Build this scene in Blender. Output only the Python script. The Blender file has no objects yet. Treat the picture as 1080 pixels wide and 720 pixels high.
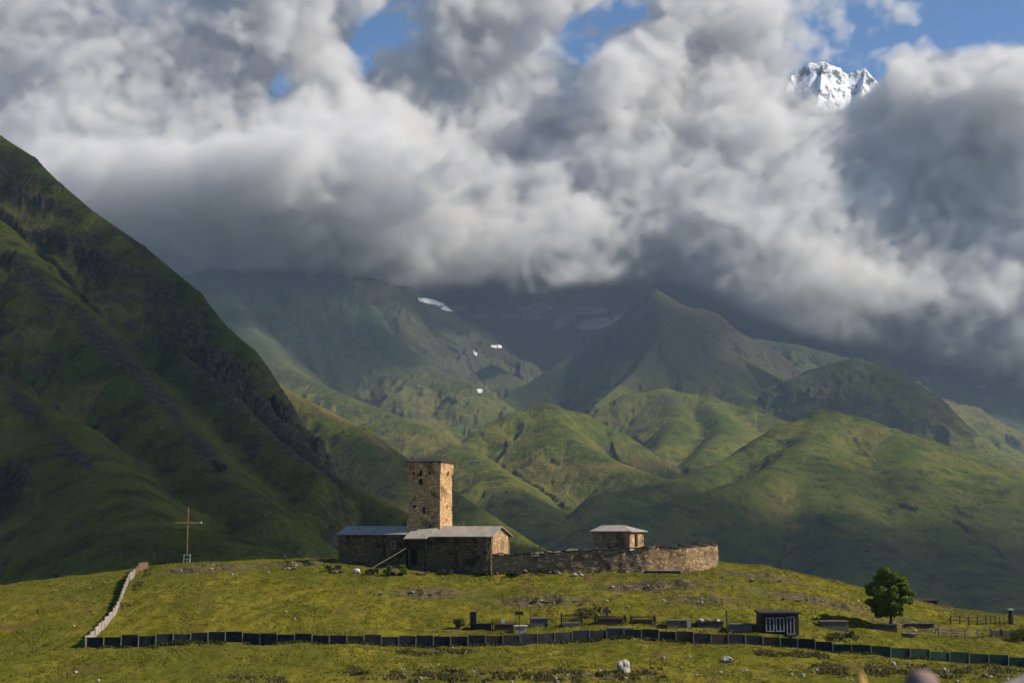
import bpy, bmesh, math, random
import numpy as np
from mathutils import Vector, Matrix
random.seed(7)
LQ = 1
SC = bpy.context.scene
COL = SC.collection

# ------------------------------------------------------------------ camera
LENS, PITCH = 50.0, math.radians(7.6)
cam = bpy.data.cameras.new('camera')
cam_ob = bpy.data.objects.new('camera', cam)
COL.objects.link(cam_ob)
cam.lens = LENS
cam.sensor_width = 36
cam.clip_start = 0.2
cam.clip_end = 60000
cam_ob.rotation_euler = (math.radians(90) + PITCH, 0, 0)
cam.dof.use_dof = True
cam.dof.focus_distance = 170
cam.dof.aperture_fstop = 3.2
SC.camera = cam_ob

# ------------------------------------------------------------------ sky and sun
SUN_EL, SUN_AZ = math.radians(36), math.radians(97)      # azimuth clockwise from +Y (view direction)
world = bpy.data.worlds.new('World')
SC.world = world
world.use_nodes = True
wn = world.node_tree
bg = wn.nodes['Background']
bg.inputs[1].default_value = 0.074
sky = wn.nodes.new('ShaderNodeTexSky')
sky.sky_type = 'NISHITA'
sky.sun_disc = False
sky.sun_elevation = SUN_EL
sky.sun_rotation = SUN_AZ
sky.air_density = 1.0
sky.dust_density = 0.2
sky.altitude = 2200
sky.ozone_density = 4.0
hs = wn.nodes.new('ShaderNodeHueSaturation')
hs.inputs['Saturation'].default_value = 1.08
wn.links.new(sky.outputs[0], hs.inputs['Color'])
wn.links.new(hs.outputs[0], bg.inputs[0])
sun = bpy.data.lights.new('sun', 'SUN')
sun.energy = 4.7
sun.angle = math.radians(0.5)
sun.color = (1.0, 0.89, 0.72)
sun_ob = bpy.data.objects.new('sun', sun)
COL.objects.link(sun_ob)
S = Vector((math.cos(SUN_EL) * math.sin(SUN_AZ), math.cos(SUN_EL) * math.cos(SUN_AZ), math.sin(SUN_EL)))
sun_ob.rotation_euler = S.to_track_quat('Z', 'Y').to_euler()
SC.view_settings.view_transform = 'Standard'
SC.view_settings.look = 'None'
SC.view_settings.exposure = 0.80
SC.view_settings.gamma = 1.0
SC.cycles.use_adaptive_sampling = True
SC.cycles.adaptive_threshold = 0.03
SC.cycles.use_denoising = True
SC.cycles.max_bounces = 10
SC.cycles.diffuse_bounces = 2
SC.cycles.glossy_bounces = 2
SC.cycles.transparent_max_bounces = 8
SC.cycles.volume_bounces = 5
SC.cycles.volume_step_rate = 2.0

# ------------------------------------------------------------------ picture geometry: pixel of the 1080x720 photo -> world
F = 1500.0
def P(u, v, Y):
    a = (u - 540) / F; b = (360 - v) / F
    dx, dy, dz = a, math.cos(PITCH) - b * math.sin(PITCH), math.sin(PITCH) + b * math.cos(PITCH)
    k = Y / dy
    return Vector((dx * k, Y, dz * k))
def v2t(v):                                   # tan of the elevation for a row of the picture
    b = (360 - np.asarray(v, float)) / F
    return (math.sin(PITCH) + b * math.cos(PITCH)) / (math.cos(PITCH) - b * math.sin(PITCH))
def proj(x, y, z):
    cy = y * math.cos(PITCH) + z * math.sin(PITCH)
    cz = -y * math.sin(PITCH) + z * math.cos(PITCH)
    return 540 + F * x / cy, 360 - F * cz / cy

# ------------------------------------------------------------------ noise
def _h(ix, iy, seed):
    n = (ix.astype(np.int64) * 374761393 + iy.astype(np.int64) * 668265263 + seed * 1274126177) & 0xffffffff
    n = ((n ^ (n >> 13)) * 1274126177) & 0xffffffff
    n = ((n ^ (n >> 16)) * 2246822519) & 0xffffffff
    return (n ^ (n >> 15)) & 0xffff
_ang = np.linspace(0, 2 * np.pi, 65536, endpoint=False)
_CX, _CY = np.cos(_ang).astype(np.float32), np.sin(_ang).astype(np.float32)
def pn(x, y, seed=0):
    x = np.asarray(x, np.float64); y = np.asarray(y, np.float64)
    ix, iy = np.floor(x), np.floor(y)
    fx, fy = (x - ix).astype(np.float32), (y - iy).astype(np.float32)
    sx, sy = fx * fx * fx * (fx * (fx * 6 - 15) + 10), fy * fy * fy * (fy * (fy * 6 - 15) + 10)
    def g(dx, dy):
        h = _h(ix + dx, iy + dy, seed)
        return _CX[h] * (fx - dx) + _CY[h] * (fy - dy)
    a = g(0, 0); b = g(1, 0); c = g(0, 1); d = g(1, 1)
    return 1.5 * ((a + (b - a) * sx) + ((c + (d - c) * sx) - (a + (b - a) * sx)) * sy)
def fbm(x, y, oct=5, seed=0, gain=0.5, lac=2.03):
    s, a = 0, 1.0
    for i in range(oct):
        s = s + a * pn(x, y, seed + i); a *= gain; x = x * lac + 3.1; y = y * lac + 1.7
    return s
def ridged(x, y, oct=4, seed=0, gain=0.5):
    s, a = 0, 1.0
    for i in range(oct):
        s = s + a * (1 - 2 * np.abs(pn(x, y, seed + i))); a *= gain; x = x * 2.07 + 5.3; y = y * 2.07 + 2.9
    return s
def sst(a, b, x):
    t = np.clip((x - a) / (b - a), 0, 1); return t * t * (3 - 2 * t)

# ------------------------------------------------------------------ near ground: the knoll of the church
_U = np.array([-400, -200, 0, 100, 150, 200, 330, 450, 540, 650, 750, 800, 850, 900, 950, 1000, 1080, 1300, 1600], float)
_VC = np.array([680, 648, 619, 607, 599, 593, 590, 594, 596, 594, 592, 597, 607, 619, 631, 643, 652, 668, 690], float)
_VF = np.array([700, 692, 685, 685, 684, 681, 679, 684, 682, 676, 679, 682, 686, 691, 696, 701, 704, 716, 730], float)
_A = (_U - 540) / F
_TC, _TF = v2t(_VC), v2t(_VF)
YC, YF = 190.0, 140.0
def h_knoll(x, y):
    ys = np.maximum(y, 1.0)
    a = np.clip(x / ys, _A[0], _A[-1])
    tc, tf = np.interp(a, _A, _TC), np.interp(a, _A, _TF)
    t = np.clip((ys - YF) / (YC - YF), 0, 1)
    e = 1 - (1 - t) ** 1.7
    tt = tf + (tc - tf) * e
    z_mid = tt * ys
    z_front = np.interp(ys, [0, 5, 12, 30, 60, 100, 115], [-1.7, -1.75, -2.2, -4.7, -7.8, -11.4, -12.05])
    w = sst(115, YF, ys)
    z = np.where(ys < YF, z_front * (1 - w) + tf * ys * w, z_mid)
    d = np.maximum(ys - YC, 0)
    zc = tc * YC
    drop = np.where(d < 70, 0.0045 * d * d, 22 + 0.63 * (d - 70))
    z = np.where(ys > YC, zc - drop, z)
    z = z + 0.30 * fbm(x / 9, y / 9, 3, 11) * sst(60, 120, ys) + 0.09 * fbm(x / 1.6, y / 1.6, 3, 21)
    # eroded banks below the church and along the brow
    for (u, v, Y, rx, ry, dep) in BANKS:
        c = (u - 540) / F * Y
        q = ((x - c) / rx) ** 2 + ((y - Y) / ry) ** 2
        step = np.clip((y - Y) / ry * 2.2 + fbm(x / 2.2, y / 2.2, 2, 31) * 1.3, -1, 1)
        z = z + dep * step * np.exp(-q * 1.2)
    return z
BANKS = [(455, 626, 163, 4, 2.2, .35), (570, 634, 158, 5, 2.4, .45), (690, 619, 166, 6, 2.5, .45), (235, 600, 180, 4, 2, .3), (300, 600, 182, 5, 2, .3),
         (735, 637, 158, 4, 2, .25), (860, 632, 165, 7, 2.5, .3), (960, 640, 160, 5, 2.5, .3), (330, 598, 182, 4, 2, .3), (200, 603, 178, 3, 2, .25), (800, 612, 176, 6, 2, .3)]

# ------------------------------------------------------------------ mountains: ridge lines with real slopes
BACK = {1: 6.0, 2: 1.8, 3: 1.5, 5: 1.4, 7: 1.5, 9: 1.4, 10: 1.3, 11: 1.5}
def R(pts, S_, A_, w_, g=1.0, lam=110, id=0, bk=None): return dict(p=[P(*q) for q in pts], S=S_, A=A_, w=w_, g=g, lam=lam, id=id, bk=bk or BACK.get(id, 1.0))
RIDGES = [
 # near left mountain and its ribs
 R([(-420, 0, 1650), (-200, 60, 1590), (-60, 105, 1550), (0, 143, 1520), (35, 165, 1480), (62, 192, 1450), (100, 224, 1400), (150, 258, 1340), (208, 306, 1280), (240, 345, 1240), (264, 366, 1220),
    (274, 402, 1180), (287, 434, 1140), (318, 462, 1080), (350, 500, 1000), (440, 546, 900), (520, 566, 820), (590, 584, 740)], 1.14, 1300, 8, 1.0, 90, 1),
 R([(-60, 160, 1580), (20, 262, 1330), (70, 318, 1220), (130, 380, 1110), (185, 436, 1010), (215, 478, 930), (290, 545, 800)], .92, 420, 22, 1.3, 60, 1, 1.25),
 R([(190, 372, 1170), (240, 410, 1090), (290, 462, 1010), (340, 500, 940)], 1.15, 300, 8, 1.4, 40, 1, 1.6),
 R([(-160, 300, 1250), (-20, 392, 1020), (60, 440, 900), (120, 495, 790), (170, 555, 650), (150, 610, 520)], .82, 380, 26, 1.3, 55, 1, 1.2),
 R([(60, 640, 520), (120, 592, 540), (190, 557, 560), (250, 575, 520), (330, 600, 480)], .5, 120, 24, .5, 50, 1, 1.2),
 # second green ridge behind it
 R([(150, 330, 2700), (240, 385, 2400), (282, 400, 2250), (340, 430, 2100), (382, 452, 2000), (420, 478, 1900), (500, 532, 1720), (560, 572, 1560), (640, 612, 1300)], .8, 500, 12, .8, 90, 2),
 R([(382, 452, 2000), (430, 520, 1760), (500, 590, 1450)], .6, 300, 14, .7, 60, 2),
 # blue mountain with its head in the cloud
 R([(60, 250, 4400), (170, 300, 4700), (225, 284, 5000), (300, 280, 5250), (370, 286, 5350), (425, 303, 5500), (470, 330, 5700), (520, 352, 6000)], .74, 1500, 20, 1.0, 200, 3),
 R([(225, 284, 5000), (265, 345, 4500), (300, 385, 4150), (330, 402, 3900), (390, 428, 3600), (455, 452, 3300)], .6, 700, 25, .9, 150, 3),
 R([(370, 286, 5350), (400, 345, 4900), (445, 385, 4500), (500, 405, 4300)], .62, 800, 25, .9, 150, 3),
 R([(425, 303, 5500), (480, 362, 5250), (540, 396, 4900)], .6, 700, 20, .9, 120, 3),
 # cirque wall
 R([(360, 262, 6500), (440, 306, 6700), (500, 310, 6900), (560, 300, 7000), (620, 296, 6900), (665, 304, 6700), (760, 350, 6400)], .95, 900, 15, .8, 150, 4),
 # pyramid peak
 R([(692, 306, 4800), (672, 322, 4850), (655, 336, 4880), (620, 362, 4850), (590, 382, 4750), (552, 408, 4500), (500, 440, 4150), (450, 462, 3800)], 1.0, 1300, 6, .8, 160, 5),
 R([(692, 306, 4800), (712, 324, 4800), (740, 345, 4760), (775, 372, 4650), (820, 398, 4450), (862, 424, 4200), (900, 445, 3900)], 1.0, 1300, 6, .8, 160, 5),
 R([(692, 306, 4800), (698, 350, 4500), (670, 392, 4200), (630, 425, 3900)], .66, 1000, 8, .8, 140, 5),
 R([(740, 345, 4760), (752, 392, 4350), (800, 425, 4000)], .6, 800, 10, .8, 130, 5),
 # ridges to the right behind
 R([(720, 345, 5600), (790, 356, 5300), (842, 364, 5100), (905, 380, 4900), (960, 420, 4700)], .6, 900, 20, .8, 150, 6),
 R([(820, 410, 4300), (862, 388, 4150), (903, 377, 4000), (935, 388, 3900), (972, 415, 3780), (1010, 445, 3650), (1080, 500, 3400), (1180, 560, 3000)], .8, 900, 30, .7, 140, 7),
 R([(860, 340, 7000), (940, 376, 6800), (1020, 388, 6600), (1100, 380, 6500), (1300, 330, 6800)], .6, 1200, 20, 1.2, 180, 8),
 R([(1130, 330, 6200), (1075, 420, 5500), (1010, 450, 5000)], .5, 900, 30, 1.0, 150, 8),
 # green hills
 R([(410, 500, 2700), (452, 488, 2750), (485, 470, 2850), (520, 448, 2950), (550, 433, 3000), (577, 427, 3020), (605, 434, 3030), (640, 452, 3000), (668, 470, 2950)], .72, 500, 32, .8, 120, 9),
 R([(577, 427, 3020), (600, 462, 2780), (650, 488, 2600), (700, 505, 2450), (760, 530, 2250)], .58, 420, 30, .7, 100, 9),
 R([(485, 470, 2850), (530, 500, 2500), (570, 540, 2250), (600, 580, 2050)], .55, 320, 30, .8, 80, 9),
 R([(630, 434, 3700), (665, 416, 3720), (700, 410, 3720), (745, 418, 3700), (790, 432, 3600), (835, 446, 3500)], .7, 550, 30, .8, 120, 10),
 R([(700, 410, 3720), (715, 440, 3450), (700, 470, 3150), (665, 500, 2850)], .6, 400, 24, .8, 90, 10),
 R([(745, 418, 3700), (765, 452, 3300), (735, 485, 2950)], .6, 400, 24, .8, 90, 10),
 R([(640, 520, 2300), (715, 507, 2420), (762, 488, 2520), (800, 466, 2600), (832, 446, 2680), (868, 433, 2720), (900, 439, 2700), (935, 456, 2640), (980, 484, 2540), (1080, 509, 2400), (1200, 560, 2200), (1400, 600, 2000)], .72, 560, 42, .7, 110, 11),
 R([(868, 433, 2720), (850, 470, 2480), (800, 500, 2280), (740, 520, 2120), (640, 545, 2000)], .62, 420, 28, .7, 90, 11),
 R([(935, 456, 2640), (960, 520, 2250), (1000, 580, 1950), (1060, 640, 1650)], .42, 420, 45, .7, 90, 11),
 R([(850, 470, 2480), (870, 540, 2100), (900, 600, 1800)], .4, 380, 45, .7, 90, 11),
 R([(1010, 492, 2500), (1080, 560, 2150), (1160, 620, 1850)], .42, 420, 45, .7, 90, 11),
 # valley floor rising to the cirque
 R([(700, 640, 1500), (600, 560, 2200), (560, 500, 3000), (545, 468, 3700), (530, 440, 4300), (520, 412, 4900), (535, 385, 5600), (560, 358, 6300)], .16, 200, 30, .3, 120, 12),
]
def h_mount(x, y):
    shp = x.shape
    x = x.ravel(); y = y.ravel()
    wx = x + 0.022 * y.clip(400, 5000) * fbm(x / 420, y / 420, 3, 41) * .8
    wy = y + 0.022 * y.clip(400, 5000) * fbm(x / 420, y / 420, 3, 51) * .8
    # silhouettes must stay where the photograph has them: warp only away from the ridge tops
    H = np.full(x.shape, -100.0) + 8 * fbm(x / 300, y / 300, 3, 61)
    SA = np.zeros(x.shape); DA = np.full(x.shape, 500.0); LAM = np.full(x.shape, 100.0); G = np.zeros(x.shape); ID = np.zeros(x.shape)
    for r in RIDGES:
        best = np.full(x.shape, -1e9); near = np.full(x.shape, 1e9); bs = np.zeros(x.shape); bd = np.zeros(x.shape)
        s0 = 0.0
        for k in range(len(r['p']) - 1):
            p, q = r['p'][k], r['p'][k + 1]
            ex, ey = q.x - p.x, q.y - p.y
            L = math.hypot(ex, ey)
            t = np.clip(((wx - p.x) * ex + (wy - p.y) * ey) / (L * L), 0, 1)
            d0 = np.hypot(wx - p.x - t * ex, wy - p.y - t * ey)
            # near the crest use the unwarped distance
            t2 = np.clip(((x - p.x) * ex + (y - p.y) * ey) / (L * L), 0, 1)
            d1 = np.hypot(x - p.x - t2 * ex, y - p.y - t2 * ey)
            m = sst(30, 220, d1)
            d = d1 * (1 - m) + d0 * m
            tt = t2 * (1 - m) + t * m
            sg = 1 if ex >= 0 else -1
            back = sst(-.05, .5, sg * ((x - p.x - t2 * ex) * -ey + (y - p.y - t2 * ey) * ex) / (L * np.maximum(d1, 1)))
            e = (np.sqrt(d * d + r['w'] ** 2) - r['w']) * (1 + (r['bk'] - 1) * back)
            h = p.z + (q.z - p.z) * tt - r['A'] * (1 - np.exp(-e * r['S'] * .72 / r['A'])) - e * r['S'] * .28
            u = (d < near) if r['id'] == 12 else (h > best)
            near[u] = d[u]
            best[u] = h[u]; bs[u] = s0 + tt[u] * L; bd[u] = d[u]
            s0 += L
        k = 14.0
        dif = np.clip((best - H) / k, -1, 1)
        up = best > H
        SA[up] = bs[up] + r['id'] * 777; DA[up] = bd[up]; LAM[up] = r['lam']; G[up] = r['g']; ID[up] = r['id']
        H = np.where(np.abs(dif) < 1, np.maximum(best, H) + k * .25 * (1 - np.abs(dif)) ** 2, np.maximum(best, H))
    # gullies running down the slopes
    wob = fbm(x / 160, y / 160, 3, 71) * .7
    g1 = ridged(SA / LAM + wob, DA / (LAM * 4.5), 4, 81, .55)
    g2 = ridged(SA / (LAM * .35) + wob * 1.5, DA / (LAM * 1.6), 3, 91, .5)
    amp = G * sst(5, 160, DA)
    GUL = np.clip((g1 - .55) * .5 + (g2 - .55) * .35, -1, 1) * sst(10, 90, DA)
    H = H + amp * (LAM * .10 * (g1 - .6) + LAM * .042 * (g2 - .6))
    far = sst(300, 1500, y)
    sm = np.where(ID >= 9, .7, 1.0)
    H = H + sm * (2.0 + 3.0 * far) * fbm(x / 70, y / 70, 4, 101, .55) * sst(0, 60, DA) * np.clip(G + .3, 0, 1.3)
    H = H + sm * (1.1 + 1.6 * far) * ridged(x / 30, y / 30, 3, 111, .55) * sst(0, 40, DA) * .6
    return H.reshape(shp), ID.reshape(shp), DA.reshape(shp), GUL.reshape(shp)
def h_all(x, y):
    x = np.asarray(x, float); y = np.asarray(y, float)
    k = h_knoll(x, y)
    global GULLY
    z = k.copy(); ID = np.zeros(x.shape); DA = np.zeros(x.shape); GULLY = np.zeros(x.shape)
    m = y > 230
    if m.any():
        hm, i_, d_, q_ = h_mount(x[m], y[m])
        w = sst(230, 330, y[m])
        hm = hm * w + (1 - w) * np.minimum(hm, -40)
        z[m] = np.maximum(k[m], hm); ID[m] = i_; DA[m] = d_; GULLY[m] = q_
    return z, ID, DA
def H1(x, y): return float(h_knoll(np.array([x], float), np.array([y], float))[0])
def ground_at(u, v, y0=112.0, y1=205.0):
    """the ground point seen at a pixel of the photograph"""
    ys = np.arange(y0, y1, .3)
    t = float(v2t(v)); a = P(u, v, 1.0).x
    h = h_knoll(a * ys, ys)
    k = np.nonzero(h >= t * ys)[0]
    if len(k) and k[0] > 0:
        i = k[0]; e0, e1 = t * ys[i - 1] - h[i - 1], t * ys[i] - h[i]
        y = ys[i - 1] + .3 * e0 / max(e0 - e1, 1e-6)
    else: y = ys[0] if len(k) else (y1 + y0) / 2
    return Vector((a * y, y, H1(a * y, y)))

# ------------------------------------------------------------------ helpers for materials
def new_mat(name, rough=.9):
    m = bpy.data.materials.new(name); m.use_nodes = True
    b = m.node_tree.nodes['Principled BSDF']; b.inputs['Roughness'].default_value = rough
    b.inputs['Specular IOR Level'].default_value = 0.0 if rough > .94 else .2
    return m, m.node_tree.nodes, m.node_tree.links, b
def noise(N, L, vec, scale, detail=4, rough=.55, dist=0):
    n = N.new('ShaderNodeTexNoise'); n.inputs['Scale'].default_value = scale; n.inputs['Detail'].default_value = detail
    n.inputs['Roughness'].default_value = rough; n.inputs['Distortion'].default_value = dist
    if vec is not None: L.new(vec, n.inputs['Vector'])
    return n.outputs[0]
def rng(N, L, x, a, b, c=0, d=1):
    n = N.new('ShaderNodeMapRange'); n.inputs[1].default_value = a; n.inputs[2].default_value = b
    n.inputs[3].default_value = c; n.inputs[4].default_value = d; L.new(x, n.inputs[0]); return n.outputs[0]
def mix(N, L, f, a, b):
    n = N.new('ShaderNodeMix'); n.data_type = 'RGBA'
    for s, val in ((0, f), (6, a), (7, b)):
        if isinstance(val, (tuple, float, int)): n.inputs[s].default_value = (*val, 1) if isinstance(val, tuple) and len(val) == 3 else val
        else: L.new(val, n.inputs[s])
    return n.outputs[2]
def mth(N, L, op, a, b=0.0, clamp=False):
    n = N.new('ShaderNodeMath'); n.operation = op; n.use_clamp = clamp
    for s, val in ((0, a), (1, b)):
        if isinstance(val, (float, int)): n.inputs[s].default_value = val
        else: L.new(val, n.inputs[s])
    return n.outputs[0]
def geopos(N): return N.new('ShaderNodeNewGeometry').outputs['Position']
def attr(N, name): n = N.new('ShaderNodeAttribute'); n.attribute_name = name; return n.outputs['Fac']
def bump(N, L, b, h, strength, dist):
    n = N.new('ShaderNodeBump'); n.inputs['Strength'].default_value = strength; n.inputs['Distance'].default_value = dist
    L.new(h, n.inputs['Height']); L.new(n.outputs[0], b.inputs['Normal'])
def vscale(N, L, vec, s):
    n = N.new('ShaderNodeVectorMath'); n.operation = 'MULTIPLY'; n.inputs[1].default_value = s; L.new(vec, n.inputs[0]); return n.outputs[0]

def grid_mesh(name, X, Y, Z, mat, attrs={}):
    nr, nc = X.shape
    me = bpy.data.meshes.new(name)
    co = np.stack([X, Y, Z], -1).reshape(-1, 3).astype(np.float32)
    i = np.arange(nr * nc).reshape(nr, nc)
    q = np.stack([i[:-1, :-1], i[:-1, 1:], i[1:, 1:], i[1:, :-1]], -1).reshape(-1, 4).astype(np.int32)
    me.vertices.add(len(co)); me.vertices.foreach_set('co', co.ravel())
    me.loops.add(q.size); me.loops.foreach_set('vertex_index', q.ravel())
    me.polygons.add(len(q)); me.polygons.foreach_set('loop_start', np.arange(0, q.size, 4, dtype=np.int32))
    me.polygons.foreach_set('loop_total', np.full(len(q), 4, np.int32))
    me.polygons.foreach_set('use_smooth', np.ones(len(q), bool))
    for k, a in attrs.items():
        at = me.attributes.new(k, 'FLOAT', 'POINT'); at.data.foreach_set('value', a.ravel().astype(np.float32))
    me.update(); me.validate()
    me.materials.append(mat)
    o = bpy.data.objects.new(name, me); COL.objects.link(o)
    return o
def cols(n):
    return np.concatenate([-np.geomspace(1.3, .42, 30)[:-1], np.linspace(-.42, .42, n), np.geomspace(.42, 1.3, 30)[1:]])
def setting(o, kind='structure'): o['kind'] = kind; return o

# ------------------------------------------------------------------ ground materials
def meadow_mat():
    m, N, L, b = new_mat('meadow_grass', .95)
    p = geopos(N)
    st = vscale(N, L, p, (1, .45, 1))
    n1 = noise(N, L, st, .12, 5, .6)
    n2 = noise(N, L, st, .9, 6, .68)
    n3 = noise(N, L, p, 3.5, 4, .7)
    n4 = noise(N, L, st, .33, 5, .6, .6)
    c = mix(N, L, rng(N, L, n1, .42, .60), (.084, .087, .014), (.152, .130, .019))
    c = mix(N, L, rng(N, L, n2, .44, .64), c, (.055, .062, .005))
    c = mix(N, L, mth(N, L, 'MULTIPLY', rng(N, L, n4, .55, .66), rng(N, L, n2, .36, .56)), c, (0.0990, 0.0660, 0.0297))
    c = mix(N, L, attr(N, 'dry_sunlit'), c, mix(N, L, rng(N, L, n2, .4, .6), (0.1518, 0.1254, 0.0145), (0.0858, 0.0759, 0.0119)))
    so = mth(N, L, 'MULTIPLY', attr(N, 'soil'), rng(N, L, n3, .34, .52), True)
    c = mix(N, L, so, c, mix(N, L, rng(N, L, n3, .42, .62), (0.0231, 0.0185, 0.0119), (0.1386, 0.1089, 0.0759)))
    c = mix(N, L, rng(N, L, noise(N, L, p, 2.3, 3, .8), .66, .74), c, (0.1056, 0.0858, 0.0462))
    L.new(c, b.inputs['Base Color'])
    h = mth(N, L, 'ADD', mth(N, L, 'MULTIPLY', n2, .6), mth(N, L, 'MULTIPLY', n3, .35))
    bump(N, L, b, h, .9, .28)
    return m
def hill_mat():
    m, N, L, b = new_mat('mountain_side', .97)
    p = geopos(N)
    n1 = noise(N, L, p, .004, 6, .62)
    n2 = noise(N, L, p, .03, 6, .65)
    n3 = noise(N, L, p, .16, 5, .7)
    c = mix(N, L, rng(N, L, n1, .40, .60), (.054, .082, .013), (.120, .124, .021))
    c = mix(N, L, rng(N, L, n2, .46, .66), c, (0.0277, 0.0370, 0.0119))
    c = mix(N, L, mth(N, L, 'MULTIPLY', rng(N, L, n3, .56, .68), .7), c, (0.0858, 0.0726, 0.0396))
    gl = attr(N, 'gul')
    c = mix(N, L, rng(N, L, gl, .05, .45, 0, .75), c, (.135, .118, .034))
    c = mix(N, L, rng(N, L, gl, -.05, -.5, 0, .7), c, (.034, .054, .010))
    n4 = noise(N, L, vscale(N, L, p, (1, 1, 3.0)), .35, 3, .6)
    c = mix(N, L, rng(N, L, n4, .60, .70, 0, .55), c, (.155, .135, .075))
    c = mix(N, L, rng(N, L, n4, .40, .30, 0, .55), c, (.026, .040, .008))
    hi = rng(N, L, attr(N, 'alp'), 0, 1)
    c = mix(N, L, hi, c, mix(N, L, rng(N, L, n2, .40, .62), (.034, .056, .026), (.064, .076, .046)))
    c = mix(N, L, mth(N, L, 'MULTIPLY', attr(N, 'dry_sunlit'), rng(N, L, n2, .3, .55)), c, (0.1716, 0.1254, 0.0462))
    rk = mth(N, L, 'MULTIPLY', attr(N, 'rock'), rng(N, L, n3, .28, .46), True)
    c = mix(N, L, rk, c, mix(N, L, rng(N, L, n3, .42, .66), (0.024, 0.021, 0.015), (0.098, 0.087, 0.066)))
    sh = rng(N, L, noise(N, L, p, .05, 5, .8), .665, .69)
    c = mix(N, L, mth(N, L, 'MULTIPLY', sh, attr(N, 'bush')), c, (0.0119, 0.0185, 0.0079))
    c = mix(N, L, rng(N, L, mth(N, L, 'ADD', attr(N, 'snow'), mth(N, L, 'MULTIPLY', n3, .6)), .72, .80), c, (.86, .88, .90))
    L.new(c, b.inputs['Base Color'])
    h = mth(N, L, 'ADD', mth(N, L, 'MULTIPLY', n2, 3.5), mth(N, L, 'MULTIPLY', n3, 2.2))
    h = mth(N, L, 'ADD', h, mth(N, L, 'MULTIPLY', n4, .8))
    bump(N, L, b, h, 1.0, 3.0)
    return m

def blob_mask(u, v, lst):
    m = np.zeros(u.shape)
    for (cu, cv, ru, rv, rot) in lst:
        c, s = math.cos(math.radians(rot)), math.sin(math.radians(rot))
        du, dv = u - cu, v - cv
        a, b = (du * c + dv * s) / ru, (-du * s + dv * c) / rv
        m = np.maximum(m, np.exp(-(a * a + b * b) * 1.1))
    return m
# near meadow
a_ = cols(1150)
ys_ = np.concatenate([np.linspace(1, 108, 60), np.linspace(108.4, 205, 430), np.linspace(206, 330, 90)])
X = a_[None, :] * ys_[:, None]; Y = np.repeat(ys_[:, None], len(a_), 1)
Zk, _, _ = h_all(X, Y)
u_, v_ = proj(X, Y, Zk)
soil = np.zeros(X.shape)
for (u, v, yy, rx, ry, dep) in BANKS:
    c = (u - 540) / F * yy
    soil = np.maximum(soil, np.exp(-(((X - c) / rx) ** 2 + ((Y - yy) / (ry * .95)) ** 2) * .9) * 1.25)
soil = np.clip(soil + .8 * blob_mask(u_, v_, [(1000, 640, 30, 5, 22), (690, 620, 50, 5, 0), (960, 706, 70, 3, 3), (880, 704, 40, 3, 0), (440, 712, 50, 4, 0), (640, 712, 60, 4, 0), (250, 713, 30, 3, 0)]), 0, 1) * (Y < 205)
dry_sunlit = np.clip(blob_mask(u_, v_, [(320, 625, 90, 10, 8), (880, 630, 90, 14, 15), (560, 640, 120, 10, 0), (230, 655, 130, 12, 0), (620, 645, 60, 10, 0), (800, 605, 60, 6, 5)]), 0, 1)
setting(grid_mesh('ground', X, Y, Zk, meadow_mat(), {'soil': soil, 'dry_sunlit': dry_sunlit}))

# mountains
a_ = cols(1150 // LQ)
ys_ = np.concatenate([np.geomspace(330, 420, 12)[:-1], np.geomspace(420, 7600, 1150 // LQ), np.geomspace(7630, 8800, 30)])
X = a_[None, :] * ys_[:, None]; Y = np.repeat(ys_[:, None], len(a_), 1)
Z, ID, DA = h_all(X, Y)
gul = GULLY
u_, v_ = proj(X, Y, Z)
# rock: steep parts and the crags of the near mountain
gx = np.gradient(Z, axis=1) / np.maximum(np.gradient(X, axis=1), 1e-3)
gy = np.gradient(Z, axis=0) / np.gradient(Y, axis=0) - gx * (X / Y)
slope = np.hypot(gx, gy)
crag = blob_mask(u_, v_, [(235, 400, 45, 22, 35), (295, 450, 55, 16, 48), (340, 490, 25, 8, 45), (40, 300, 50, 9, 42), (110, 360, 50, 9, 45), (170, 420, 45, 8, 48), (215, 475, 30, 7, 45),
    (30, 430, 35, 9, 45), (80, 480, 30, 6, 40), (12, 520, 18, 16, 20), (85, 270, 50, 8, 20), (30, 215, 30, 6, 20), (60, 185, 45, 5, 42), (130, 245, 40, 4, 40)]) * (ID == 1)
crag = np.clip(crag * 1.6 + .35 * fbm(X / 60, Y / 60, 3, 131) * (crag > .05), 0, 1)
rug = ridged(X / 26, Z / 40 + Y / 60, 4, 141, .6) * crag * (ID == 1)
Z = Z + 9 * rug * sst(12, 60, DA) + 3.5 * crag * ridged(X / 9, Z / 14, 3, 145, .6) * sst(8, 40, DA)
rock = np.clip(crag + sst(.95, 1.25, slope) * .8 + (ID == 4) * .9 + (ID == 8) * .3 + (ID == 5) * sst(420, 640, Z) * .75, 0, 1)
rock = np.maximum(rock, blob_mask(u_, v_, [(706, 422, 14, 7, 10), (575, 395, 60, 12, 0), (520, 375, 40, 14, 0), (720, 342, 25, 5, 40), (555, 352, 70, 12, 0)]) * ((ID == 10) * .9 + (ID == 4) + (ID == 12) + (ID == 3) * .6 + (ID == 5) * .5))
snow = blob_mask(u_, v_, [(597, 335, 20, 8, -38), (628, 341, 25, 6.5, -8), (618, 327, 30, 5, 0), (560, 326, 20, 3, 5), (480, 325, 18, 4, 0), (510, 334, 16, 3, 0), (538, 333, 12, 2.6, 0), (564, 335, 12, 2.6, 0), (455, 318, 22, 3, 10),
    (575, 322, 14, 3, 20), (524, 365, 8, 1.7, 0), (500, 372, 4, 1.6, 0), (506, 412, 4, 2.6, 0), (652, 333, 8, 2, -20), (975, 399, 9, 3, 0), (1035, 408, 8, 2, 0)]) * (Y > 3900)
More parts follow.
